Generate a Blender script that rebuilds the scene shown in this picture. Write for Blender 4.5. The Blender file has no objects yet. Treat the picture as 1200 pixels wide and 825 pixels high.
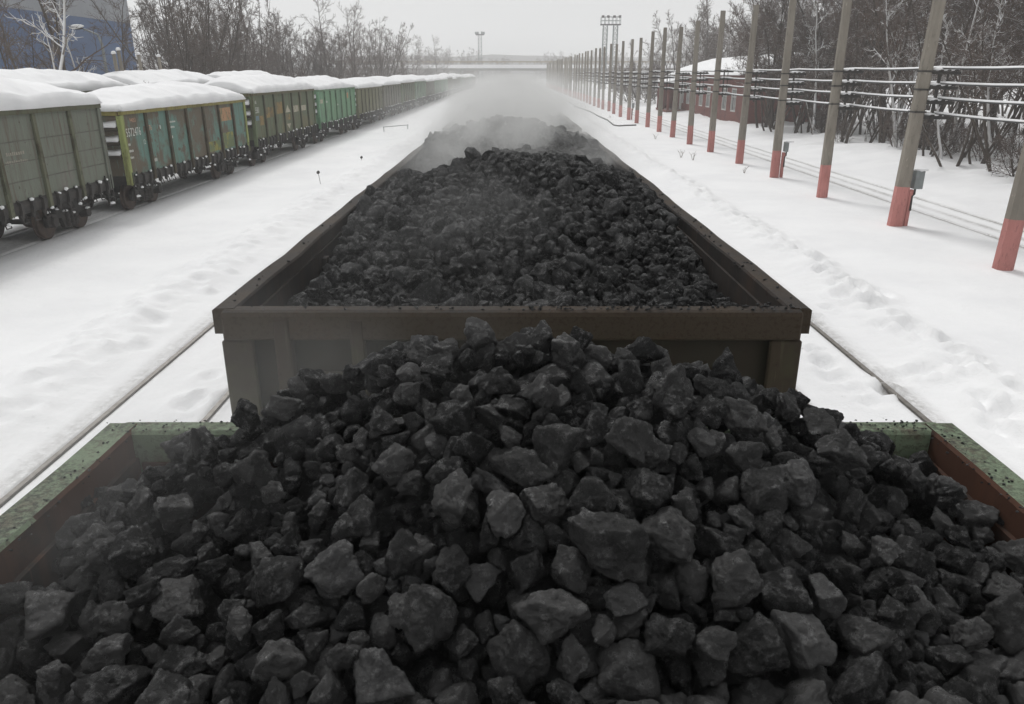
import bpy, bmesh, math, random
import numpy as np
from mathutils import Vector, Matrix, Quaternion, noise

random.seed(11); np.random.seed(11)
SC = bpy.context.scene
COL = SC.collection
R = math.radians
PI = math.pi

HAZE = .0013
STEAM = True
SKYC = (6.22, 6.28, 6.30, 1)
SKYS = .11
SUNS = 1.4
EXPO = 0.12

# ------------------------------------------------------------------ camera
CAM_Z = 4.65
PITCH = R(20.1)
FOC = 893.0                       # focal length in pixels of the 1200 px wide photograph
cd = bpy.data.cameras.new('camera'); cam = bpy.data.objects.new('camera', cd); COL.objects.link(cam)
cam.location = (0, 0, CAM_Z); cam.rotation_euler = (PI/2 - PITCH, 0, 0)
cd.sensor_width = 36; cd.lens = 36*FOC/1200; cd.clip_start = 0.05; cd.clip_end = 3000
SC.camera = cam

def ray(px, py):
    u = (px-600)/FOC; v = -(py-412.5)/FOC
    return Vector((u, math.cos(PITCH)+v*math.sin(PITCH), -math.sin(PITCH)+v*math.cos(PITCH)))
def ground_at(px, py, z=0.0):
    d = ray(px, py); t = (z-CAM_Z)/d.z
    return Vector((d.x*t, d.y*t, z))

# ------------------------------------------------------------------ object helpers
def link(name, me, parent=None, loc=(0, 0, 0)):
    o = bpy.data.objects.new(name, me); COL.objects.link(o); o.location = loc
    if parent is not None: o.parent = parent
    return o
def tag(o, label=None, cat=None, group=None, kind=None):
    if label: o['label'] = label
    if cat: o['category'] = cat
    if group: o['group'] = group
    if kind: o['kind'] = kind
    return o
def thing(name, label, cat, loc=(0, 0, 0), rot=(0, 0, 0), group=None):
    o = bpy.data.objects.new(name, None); COL.objects.link(o)
    o.location = loc; o.rotation_euler = rot; o.empty_display_size = .2
    return tag(o, label, cat, group)
def children(o): return [c for c in KIDS.get(o.name, [])]
KIDS = {}
def copy_tree(o, parent=None):
    c = o.copy(); COL.objects.link(c)
    if parent is not None: c.parent = parent
    for ch in list(o.children): copy_tree(ch, c)
    return c
class MB:
    """collects simple solids into one mesh"""
    def __init__(s): s.v = []; s.f = []
    def add(s, v, f):
        n = len(s.v); s.v += [tuple(p) for p in v]; s.f += [tuple(i+n for i in q) for q in f]
    def box(s, x0, x1, y0, y1, z0, z1):
        s.add([(x, y, z) for z in (z0, z1) for y in (y0, y1) for x in (x0, x1)],
              [(0,2,3,1), (4,5,7,6), (0,1,5,4), (2,6,7,3), (0,4,6,2), (1,3,7,5)])
    def prism(s, pts, axis, a0, a1):
        """closed outline pts (2-D) pushed along axis from a0 to a1"""
        n = len(pts)
        def P(p, a):
            return {'x': (a, p[0], p[1]), 'y': (p[0], a, p[1]), 'z': (p[0], p[1], a)}[axis]
        v = [P(p, a0) for p in pts]+[P(p, a1) for p in pts]
        s.add(v, [tuple(range(n))[::-1], tuple(range(n, 2*n))]+[(i, (i+1) % n, n+(i+1) % n, n+i) for i in range(n)])
    def tube(s, pts, rad, n=6, cap=True):
        pts = [Vector(p) for p in pts]; m = len(pts)
        rad = rad if isinstance(rad, (list, tuple)) else [rad]*m
        v = []
        for i, p in enumerate(pts):
            d = (pts[min(i+1, m-1)]-pts[max(i-1, 0)])
            d = d.normalized() if d.length > 1e-9 else Vector((0, 0, 1))
            a = d.cross(Vector((0, 0, 1)) if abs(d.z) < .9 else Vector((1, 0, 0))).normalized(); b = d.cross(a)
            for k in range(n):
                t = 2*PI*k/n; v.append(p+(a*math.cos(t)+b*math.sin(t))*rad[i])
        f = [(i*n+k, i*n+(k+1) % n, (i+1)*n+(k+1) % n, (i+1)*n+k) for i in range(m-1) for k in range(n)]
        if cap: f += [tuple(range(n)), tuple(range((m-1)*n, m*n))[::-1]]
        s.add(v, f)
    def blob(s, c, r, seed=0, sub=2, amp=.25):
        v, f = ico(sub); o = Vector((seed*7.3, seed*3.1, 0))
        q = []
        for p in v:
            w = Vector(p); k = 1+amp*noise.noise(w*1.6+o)
            q.append((c[0]+p[0]*r[0]*k, c[1]+p[1]*r[1]*k, c[2]+p[2]*r[2]*k))
        s.add(q, f.tolist())
    def mesh(s, name, mat=None, smooth=False, bevel=0):
        me = bpy.data.meshes.new(name); me.from_pydata(s.v, [], s.f)
        bm = bmesh.new(); bm.from_mesh(me)
        bmesh.ops.recalc_face_normals(bm, faces=bm.faces)
        if bevel:
            es = [e for e in bm.edges if e.is_manifold and e.calc_face_angle(0) > .6]
            bmesh.ops.bevel(bm, geom=es, offset=bevel, segments=1, affect='EDGES', clamp_overlap=True)
        bm.to_mesh(me); bm.free()
        if smooth: me.polygons.foreach_set('use_smooth', [True]*len(me.polygons))
        if mat: me.materials.append(mat)
        return me
    def build(s, name, mat, parent=None, loc=(0, 0, 0), **k):
        return link(name, s.mesh(name, mat, **k), parent, loc)
def np_mesh(name, v, f, mat=None, smooth=False):
    """fast mesh from arrays; f is (n,3) or (n,4)"""
    v = np.asarray(v, dtype=np.float32); f = np.asarray(f, dtype=np.int32); k = f.shape[1]
    me = bpy.data.meshes.new(name)
    me.vertices.add(len(v)); me.vertices.foreach_set('co', v.ravel())
    me.loops.add(f.size); me.loops.foreach_set('vertex_index', f.ravel())
    me.polygons.add(len(f)); me.polygons.foreach_set('loop_start', np.arange(0, f.size, k, dtype=np.int32))
    me.polygons.foreach_set('use_smooth', np.full(len(f), smooth))
    me.update(calc_edges=True)
    if mat: me.materials.append(mat)
    return me

# ------------------------------------------------------------------ materials
class NT:
    def __init__(s, name, vol=False):
        s.m = bpy.data.materials.new(name); s.m.use_nodes = True; s.t = s.m.node_tree
        s.t.nodes.clear(); s.out = s.n('ShaderNodeOutputMaterial')
        if not vol:
            s.b = s.n('ShaderNodeBsdfPrincipled'); s.l(s.b.outputs[0], s.out.inputs['Surface'])
    def n(s, typ, **k):
        x = s.t.nodes.new(typ)
        for a, b in k.items():
            if a.startswith('i_'): x.inputs[int(a[2:]) if a[2:].isdigit() else a[2:].replace('_', ' ')].default_value = b
            else: setattr(x, a, b)
        return x
    def l(s, a, b): s.t.links.new(a, b)
    def coord(s, which='Object', scale=(1, 1, 1)):
        c = s.n('ShaderNodeTexCoord'); m = s.n('ShaderNodeMapping'); m.inputs['Scale'].default_value = scale
        s.l(c.outputs[which], m.inputs['Vector']); return m.outputs[0]
    def noise(s, scale, detail=4, rough=.55, vec=None, dist=0):
        x = s.n('ShaderNodeTexNoise'); x.inputs['Scale'].default_value = scale; x.inputs['Detail'].default_value = detail
        x.inputs['Roughness'].default_value = rough; x.inputs['Distortion'].default_value = dist
        if vec is not None: s.l(vec, x.inputs['Vector'])
        return x.outputs[0]
    def ramp(s, fac, lo, hi, c0=(0, 0, 0, 1), c1=(1, 1, 1, 1)):
        x = s.n('ShaderNodeMapRange', interpolation_type='SMOOTHSTEP'); x.inputs[1].default_value = lo; x.inputs[2].default_value = hi
        s.l(fac, x.inputs[0]); return x.outputs[0]
    def mix(s, fac, a, b):
        x = s.n('ShaderNodeMix', data_type='RGBA')
        for sock, val in ((x.inputs[0], fac), (x.inputs[6], a), (x.inputs[7], b)):
            if isinstance(val, (int, float)): sock.default_value = val
            elif isinstance(val, (tuple, list)): sock.default_value = tuple(val)+(() if len(val) == 4 else (1,))
            else: s.l(val, sock)
        return x.outputs[2]
    def math(s, op, a, b=0.0, c=None):
        x = s.n('ShaderNodeMath', operation=op)
        for i, val in enumerate((a, b) if c is None else (a, b, c)):
            if isinstance(val, (int, float)): x.inputs[i].default_value = val
            else: s.l(val, x.inputs[i])
        return x.outputs[0]
    def bump(s, h, strength=.3, dist=.02, prev=None):
        x = s.n('ShaderNodeBump'); x.inputs['Strength'].default_value = strength; x.inputs['Distance'].default_value = dist
        s.l(h, x.inputs['Height'])
        if prev is not None: s.l(prev, x.inputs['Normal'])
        s.l(x.outputs[0], s.b.inputs['Normal']); return x.outputs[0]
    def up(s, lo=.35, hi=.8):
        g = s.n('ShaderNodeNewGeometry'); z = s.n('ShaderNodeSeparateXYZ'); s.l(g.outputs['Normal'], z.inputs[0])
        return s.ramp(z.outputs[2], lo, hi)
    def color(s, c):
        if isinstance(c, (tuple, list)): s.b.inputs['Base Color'].default_value = tuple(c)+(1,)
        else: s.l(c, s.b.inputs['Base Color'])
    def rough(s, r):
        if isinstance(r, (int, float)): s.b.inputs['Roughness'].default_value = r
        else: s.l(r, s.b.inputs['Roughness'])

SNOW = (.86, .86, .865)
def m_plain(name, c1, c2, scale=3, rough=.7, bump=.15, metal=0, stretch=(1, 1, 1), vary=0):
    t = NT(name); v = t.coord('Object', stretch)
    if vary:
        oi = t.n('ShaderNodeObjectInfo'); ad = t.n('ShaderNodeVectorMath', operation='MULTIPLY_ADD'); ad.inputs[1].default_value = (1, 1, 1); sc = t.n('ShaderNodeVectorMath', operation='SCALE'); sc.inputs[0].default_value = (31, 17, 53); t.l(oi.outputs['Random'], sc.inputs[3]); t.l(v, ad.inputs[0]); t.l(sc.outputs[0], ad.inputs[2]); v = ad.outputs[0]
    c = t.mix(t.ramp(t.noise(scale, 6, .6, v), .3, .7), c1, c2)
    if vary:
        c = t.mix(t.math('MULTIPLY', oi.outputs['Random'], vary), c, tuple(x*.55 for x in c2)); c = t.mix(t.math('MULTIPLY', t.ramp(t.noise(scale*4, 8, .75, v), .56, .64), .6), c, tuple(x*.5 for x in c2)); c = t.mix(t.math('MULTIPLY', t.ramp(t.noise(scale*6, 8, .75, v), .62, .66), .7), c, tuple(min(1, x*1.5+.03) for x in c1))
    t.color(c); t.rough(rough); t.b.inputs['Metallic'].default_value = metal
    if bump: t.bump(t.noise(scale*8, 4, .6, v), bump, .01)
    return t.m
def m_snow(name, scale=3.0):
    t = NT(name); v = t.coord('Object')
    t.color(t.mix(t.ramp(t.noise(scale*.4, 5, .6, v), .35, .75), SNOW, (.80, .80, .81))); t.rough(.9); t.b.inputs['Specular IOR Level'].default_value = .15
    b = t.bump(t.noise(scale, 6, .6, v), .35, .05); t.bump(t.noise(scale*22, 3, .6, v), .25, .008, b)
    return t.m
def m_paint(name, base, second, rust=(.085, .05, .032), patch=.5, cover=.55, rustlim=.62, rough=.68):
    """weathered paint on steel: faded patches, vertical runs and rust with shapes of their own"""
    t = NT(name); oi = t.n('ShaderNodeObjectInfo'); tc = t.n('ShaderNodeTexCoord')
    add = t.n('ShaderNodeVectorMath', operation='MULTIPLY_ADD')
    add.inputs[1].default_value = (1, 1, 1); t.l(tc.outputs['Object'], add.inputs[0])
    sc = t.n('ShaderNodeVectorMath', operation='SCALE'); sc.inputs[0].default_value = (37, 19, 5); t.l(oi.outputs['Random'], sc.inputs[3])
    t.l(sc.outputs[0], add.inputs[2]); v = add.outputs[0]
    mp = t.n('ShaderNodeMapping'); mp.inputs['Scale'].default_value = (3.2, 3.2, .28); t.l(v, mp.inputs[0])
    c = t.mix(t.ramp(t.noise(patch, 7, .62, v), cover-.05, cover+.05), base, second)
    c = t.mix(t.math('MULTIPLY', t.ramp(t.noise(2.2, 6, .65, mp.outputs[0]), .46, .74), .75), c, rust)
    n2 = t.noise(1.7, 9, .72, v)
    c = t.mix(t.ramp(n2, rustlim, rustlim+.05), c, rust)
    dark = tuple(x*.55 for x in rust)
    c = t.mix(t.ramp(t.noise(9, 6, .7, v), .62, .7), c, dark)
    light = tuple(min(1, x*1.35+.02) for x in base)
    c = t.mix(t.math('MULTIPLY', t.ramp(t.noise(5, 6, .7, mp.outputs[0]), .58, .66), .35), c, light)
    t.color(c); t.rough(rough); t.b.inputs['Specular IOR Level'].default_value = .12
    b = t.bump(t.noise(2.5, 3, .5, v), .25, .03); t.bump(n2, .3, .01, b)
    return t.m
def m_dusty(name, base, rust, dust=(.035, .033, .032), amount=.5):
    """rim steel: paint showing through coal dust that has settled on the flat tops"""
    t = NT(name); v = t.coord('Object')
    c = t.mix(t.math('MULTIPLY', t.ramp(t.noise(3.1, 9, .75, v), .54, .68), .8), base, rust)
    sp = t.ramp(t.noise(46, 8, .8, v), amount-.1, amount+.12); sp = t.math('MULTIPLY', sp, t.ramp(t.noise(2.0, 4, .6, v), .30, .62))
    c = t.mix(t.math('MULTIPLY', sp, t.up(.5, .9)), c, dust)
    c = t.mix(t.math('MULTIPLY', t.ramp(t.noise(45, 4, .7, v), .5, .62), .6), c, tuple(x*.6 for x in rust))
    t.color(c); t.rough(.8); t.b.inputs['Specular IOR Level'].default_value = .12
    b = t.bump(t.noise(3, 3, .5, v), .3, .03); t.bump(t.noise(40, 6, .7, v), .5, .008, b)
    return t.m
def m_bark(name, c1, c2, snow=.5, lim=(.35, .7)):
    t = NT(name); v = t.coord('Object')
    c = t.mix(t.ramp(t.noise(1.2, 4, .6, v), .35, .65), c1, c2)
    k = t.math('MULTIPLY', t.up(*lim), t.ramp(t.noise(1.6, 4, .6, v), 1-snow-.1, 1-snow+.1))
    t.color(t.mix(k, c, SNOW)); t.rough(.9); t.b.inputs['Specular IOR Level'].default_value = .2
    return t.m
def m_coal(name, lo, hi, scale=1.0):
    t = NT(name); v = t.coord('Object'); g = t.n('ShaderNodeNewGeometry')
    isl = g.outputs['Random Per Island']; oi = t.n('ShaderNodeObjectInfo')
    w = t.n('ShaderNodeTexWhiteNoise', noise_dimensions='2D'); cx = t.n('ShaderNodeCombineXYZ')
    t.l(isl, cx.inputs[0]); t.l(oi.outputs['Random'], cx.inputs[1]); t.l(cx.outputs[0], w.inputs['Vector'])
    rnd = w.outputs['Value']
    mp = t.n('ShaderNodeMapping'); t.l(v, mp.inputs[0])
    ml = t.n('ShaderNodeVectorMath', operation='SCALE'); ml.inputs[3].default_value = 30; t.l(w.outputs['Color'], ml.inputs[0]); t.l(ml.outputs[0], mp.inputs['Location'])
    mp.inputs['Scale'].default_value = (scale,)*3; p = mp.outputs[0]
    c = t.mix(t.math('POWER', rnd, 1.6), lo, hi)
    dusty = t.math('MULTIPLY', t.ramp(rnd, .86, .99), t.math('MULTIPLY_ADD', t.ramp(t.noise(2.6, 6, .7, p), .35, .65), .6, .3))
    c = t.mix(dusty, c, (.098, .098, .099))
    c = t.mix(t.math('MULTIPLY', t.ramp(t.noise(3.5, 7, .7, p), .46, .72), .42), c, (.15, .149, .149))      # ash-grey dust
    c = t.mix(t.math('MULTIPLY', t.ramp(t.noise(16, 9, .82, p), .55, .66), .5), c, (.27, .268, .266))
    c = t.mix(t.math('MULTIPLY', t.ramp(t.noise(2.3, 6, .6, p), .64, .76), .18), c, (.09, .074, .058))       # brownish stone
    t.color(c)
    gl = t.ramp(t.noise(4.2, 6, .65, p), .50, .68)                         # glossy fracture faces among dull ones
    t.l(t.math('MULTIPLY_ADD', gl, 1.2, .10), t.b.inputs['Specular IOR Level'])
    t.rough(t.math('MULTIPLY_ADD', gl, -.5, .68))
    vo = t.n('ShaderNodeTexVoronoi', feature='DISTANCE_TO_EDGE'); vo.inputs['Scale'].default_value = 5.5; t.l(p, vo.inputs['Vector'])
    h = t.math('ADD', t.math('MULTIPLY', t.noise(11, 9, .72, p), 1.0), t.math('MULTIPLY', t.ramp(vo.outputs[0], 0, .06), .12))
    b = t.bump(h, .7, .10); t.bump(t.noise(55, 5, .78, p), .9, .035, b)
    return t.m
M = {}
M['snow'] = m_snow('snow')
M['black_steel'] = m_plain('black_steel', (.018, .017, .016), (.05, .043, .038), 4, .7)
M['wheel_steel'] = m_plain('wheel_steel', (.05, .035, .028), (.10, .065, .045), 5, .6)
M['rail_steel'] = m_plain('rail_steel', (.24, .225, .205), (.15, .132, .115), 8, .45, metal=.4)
M['inner_rust'] = m_paint('inner_rust', (.075, .038, .026), (.028, .022, .019), rust=(.11, .05, .03), rough=.8, patch=1.4, cover=.52)
M['inner_dark'] = m_paint('inner_dark', (.035, .030, .027), (.022, .02, .019), rust=(.05, .034, .026), rough=.8)
M['marking'] = m_plain('marking', (.62, .62, .58), (.5, .5, .46), 20, .8, 0)
M['orange_marking'] = m_plain('orange_marking', (.55, .30, .19), (.42, .25, .17), 20, .8, 0)
M['concrete'] = m_plain('pole_concrete', (.33, .298, .25), (.24, .214, .178), 1.5, .9, .3, stretch=(2, 2, .4), vary=.5)
M['red_paint'] = m_plain('pole_red_paint', (.58, .24, .215), (.46, .185, .165), 2.0, .85, .3, stretch=(2, 2, .6), vary=.35)
M['galvanised'] = m_plain('galvanised', (.25, .27, .27), (.18, .195, .195), 4, .55, .1, metal=.2)
M['brick'] = None
M['coal'] = m_coal('coal', (.034, .034, .034), (.16, .158, .156), 1.0)
M['coal_fine'] = m_coal('coal_fine', (.022, .022, .0222), (.108, .108, .108), 9.0)

# ------------------------------------------------------------------ coal lumps
_ICO={}
def ico(sub):
    if sub not in _ICO:
        bm=bmesh.new(); bmesh.ops.create_icosphere(bm,subdivisions=sub,radius=1.0)
        v=np.array([x.co[:] for x in bm.verts]); v/=np.linalg.norm(v,axis=1)[:,None]
        f=np.array([[w.index for w in q.verts] for q in bm.faces]); bm.free(); _ICO[sub]=(v,f)
    return _ICO[sub]
def lump(seed,sub,detail=True):
    rng=np.random.RandomState(1000+seed); v,f=ico(sub)
    n=rng.randint(7,13)
    N=rng.normal(size=(n,3)); N/=np.linalg.norm(N,axis=1)[:,None]
    N=np.vstack([N,[[1,0,0],[-1,0,0],[0,1,0],[0,-1,0],[0,0,1],[0,0,-1]]])
    D=np.concatenate([rng.uniform(.55,.95,n),rng.uniform(.85,1.1,6)])
    c=v@N.T; r=np.where(c>.05,D/np.maximum(c,.05),50)
    k=rng.uniform(13,26); R=-np.log(np.exp(-k*np.minimum(r,6)).sum(1))/k
    p=v*R[:,None]
    off=Vector(rng.uniform(-50,50,3))
    if detail:
        d=np.empty(len(p))
        for i,q in enumerate(p):
            w=Vector(q)
            d[i]=.17*noise.noise(w*1.7+off)+.09*noise.noise(w*3.9+off)-.09*abs(noise.noise(w*5.5+off))
            if sub>3: d[i]+=.035*noise.noise(w*11+off)-.045*abs(noise.noise(w*17+off))+.018*noise.noise(w*37+off)
        p=p+v*d[:,None]
    p*=np.array([1.0,rng.uniform(.74,1.0),rng.uniform(.6,.92)])
    p/= (p.max(0)-p.min(0)).max()   # unit longest extent
    p-= (p.max(0)+p.min(0))/2
    return p,f

# ------------------------------------------------------------------ ground: one sheet of snow
def nz(x, y, s, seed=0.0): return noise.noise(Vector((x*s, y*s, seed)))
RAILS = [-5.92, -4.40, -.76, .76, 4.42, 5.94, 14.62, 16.14, -13.93, -15.45]
DENTS = []
_r = random.Random(5)
for k in range(34):                                   # footprints and scuffs beside the right-hand track
    q = ground_at(985+_r.uniform(-25, 175)*1.0, 0, 0) if 0 else None
for (px, py) in [(1000, 345), (985, 352), (1012, 353), (968, 362), (1030, 348), (1105, 430), (1118, 433), (1092, 436), (1062, 440), (1075, 438), (1085, 432), (1048, 444),
                 (975, 340), (955, 372), (1030, 385), (1170, 485), (1150, 470), (1165, 500), (955, 410), (965, 425), (975, 440), (1000, 455), (1020, 470), (1035, 455), (240, 460), (247, 438), (222, 470), (1120, 520), (1190, 515)]:
    q = ground_at(px, py); DENTS.append((q.x, q.y, _r.uniform(.10, .2), _r.uniform(.04, .10)))
for k in range(150):                                  # walking trail along the outer bank
    DENTS.append((7.75+.25*math.sin(k*.21)+_r.uniform(-.22, .22), 7+k*.42+_r.uniform(-.1, .1), _r.uniform(.10, .2), _r.uniform(.03, .09)))
for k in range(70):
    DENTS.append((-7.2+_r.uniform(-.35, .45), 6+k*.8+_r.uniform(-.3, .3), _r.uniform(.08, .2), _r.uniform(-.06, .05)))
def g_height(x, y):
    h = .06*nz(x, y, .13, 3)+.035*nz(x, y, .45, 9)
    near = max(0.0, 1-max(0, y-60)/60)
    ax = abs(x)
    # plough banks beside the neighbouring tracks
    for cx, w, a in ((-7.5, .75, .26), (7.6, .6, .16), (-3.0, .5, .05), (3.05, .5, .05)):
        k = math.exp(-((x-cx-.12*nz(0, y, .3, 5))/w)**2)
        h += k*(a+near*.08*nz(x, y, 1.4, 2)+near*.10*nz(x, y, 3.9, 7)+near*.04*nz(x, y, 8, 7))
    if -12 < x < -8: h += .05
    for cx in (-5.16, 5.18):                          # trodden strip between the rails
        if abs(x-cx) < .7: h = h*.4-.035+.02*nz(x, y, 2.2, 4)
    if ax < 1.7: h = h*.3-.08
    if 14.2 < x < 16.6: h = h*.5-.04+.02*nz(x, y, 1.5, 6)
    for r in RAILS:
        d = abs(x-r)
        if d < .3: h = h*(d/.3)+(1-d/.3)*(-.015) if d > .07 else -.05
    if x > 17.5:
        e = min(1, (x-17.5)/5); h += e*(.45+.3*nz(x, y, .22, 11)+.22*nz(x, y, .6, 12)+.1*nz(x, y, 1.6, 14))
    if x < -23:
        e = min(1, (-23-x)/5); h += e*(.3+.3*nz(x, y, .2, 13))
    return h
def build_ground():
    xs = set()
    for a, b, st in ((-10, -3, .11), (-3, 3, .25), (3, 9.5, .11), (9.5, 18, .22), (18, 30, .35), (-16, -10, .3), (-30, -16, .8)):
        for i in range(int(round((b-a)/st))): xs.add(round(a+i*st, 4))
    x = 30.0; st = .8
    while x < 420: xs.add(round(x, 3)); x += st; st *= 1.12
    x = -30.0; st = .8
    while x > -420: xs.add(round(x, 3)); x -= st; st *= 1.12
    for r in RAILS:
        xs = {q for q in xs if abs(q-r) > .10}
        xs |= {round(r+o, 4) for o in (-.16, -.075, -.055, .055, .075, .16)}
    xs = np.array(sorted(xs))
    ys = []; y = -80.0
    while y < 4: ys.append(y); y += 4
    y = 4.0
    while y < 700: ys.append(y); y += max(.13, (y-12)*.0095)
    ys = np.array(ys)
    Z = np.array([[g_height(a, b) for a in xs] for b in ys])
    X, Y = np.meshgrid(xs, ys)
    for (dx, dy, r, d) in DENTS:
        i0, i1 = np.searchsorted(xs, (dx-3*r, dx+3*r)); j0, j1 = np.searchsorted(ys, (dy-3*r, dy+3*r))
        if i1 > i0 and j1 > j0:
            Q = ((X[j0:j1, i0:i1]-dx)**2+((Y[j0:j1, i0:i1]-dy)/1.4)**2)/r**2
            d *= 1.9; Z[j0:j1, i0:i1] += -d*np.exp(-Q)+.4*d*np.exp(-(np.sqrt(Q)-1.6)**2*3)
    v = np.stack([X, Y, Z], -1).reshape(-1, 3); nx = len(xs); ny = len(ys)
    i = np.arange(nx-1); j = np.arange(ny-1); I, J = np.meshgrid(i, j); a = (J*nx+I).ravel()
    f = np.stack([a, a+1, a+nx+1, a+nx], 1)
    # snow with coal dust: bands beside the rails, scattered specks; plus painted shade under the left wagons
    t = NT('ground_snow'); vec = t.coord('Object'); sep = t.n('ShaderNodeSeparateXYZ'); t.l(vec, sep.inputs[0]); x = sep.outputs[0]
    c = t.mix(t.ramp(t.noise(.35, 6, .6, vec), .35, .75), SNOW, (.79, .79, .80))
    st = t.coord('Object', (1.0, .12, 1))
    def band(cx, w, amt, col, c):
        k = t.ramp(t.math('ABSOLUTE', t.math('SUBTRACT', x, cx)), w, 0.0)
        k = t.math('MULTIPLY', k, t.math('MULTIPLY_ADD', t.ramp(t.noise(2.2, 8, .75, st), .3, .75), .8, .2))
        k = t.math('MULTIPLY', k, t.ramp(t.noise(7, 8, .8, vec), .28, .62))
        return t.mix(t.math('MULTIPLY', k, amt), c, col)
    for r in (-5.92, 5.94): 
        s = 1 if r > 0 else -1
        c = band(r+s*.12, .34, .85, (.30, .285, .27), c); c = band(r-s*.02, .09, .9, (.16, .145, .13), c)
    for r in (-4.40, 4.42): c = band(r, .22, .85, (.30, .285, .27), c); c = band(r, .09, .9, (.18, .16, .15), c)
    for r in (14.62, 15.38, 16.14): c = band(r, .27, .95, (.2, .185, .16), c)
    c = band(0, 2.4, .9, (.25, .24, .23), c)
    c = band(-14.7, 1.7, .8, (.28, .27, .26), c)  # contact shadow under the snow loaded wagons, painted into the snow colour
    c = band(7.8, .55, .22, (.4, .39, .38), c)
    sp = t.ramp(t.noise(5.5, 5, .75, vec), .63, .70); near = t.ramp(t.math('ABSOLUTE', x), 9.0, 2.5)
    c = t.mix(t.math('MULTIPLY', t.math('MULTIPLY', sp, near), .55), c, (.22, .21, .2))
    t.color(c); t.rough(.92); t.b.inputs['Specular IOR Level'].default_value = .12
    b = t.bump(t.noise(1.6, 7, .62, vec), .45, .10); t.bump(t.noise(14, 5, .65, vec), .35, .02, b)
    o = link('ground', np_mesh('ground', v, f, t.m, True)); tag(o, 'snow covered ground of the rail yard', kind='structure')
    return o
build_ground()

# rails, each track one thing
def track(cx, label, y0=-60, y1=420, zoff=0.0):
    t = thing('railway_track', label, 'railway track', (cx, 0, 0))
    for s in (-1, 1):
        m = MB(); prof = [(-.036, 0), (.036, 0), (.036, -.03), (.01, -.05), (.01, -.13), (.06, -.15), (-.06, -.15), (-.01, -.13), (-.01, -.05), (-.036, -.03)]
        m.prism([(s*.76+a, b+zoff) for a, b in prof], 'y', y0, y1)
        m.build('rail', M['rail_steel'], t)
    return t
track(0, 'railway track under the row of coal wagons', zoff=-.005)
track(-5.16, 'snow buried track left of the coal wagons with its rails showing', zoff=-.005)
track(5.18, 'snow buried track right of the coal wagons with its rails showing', zoff=-.005)
track(15.38, 'snowy track beyond the concrete poles near the trees', zoff=-.045)
track(-14.69, 'railway track under the row of snow loaded freight wagons', zoff=-.10)

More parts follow.
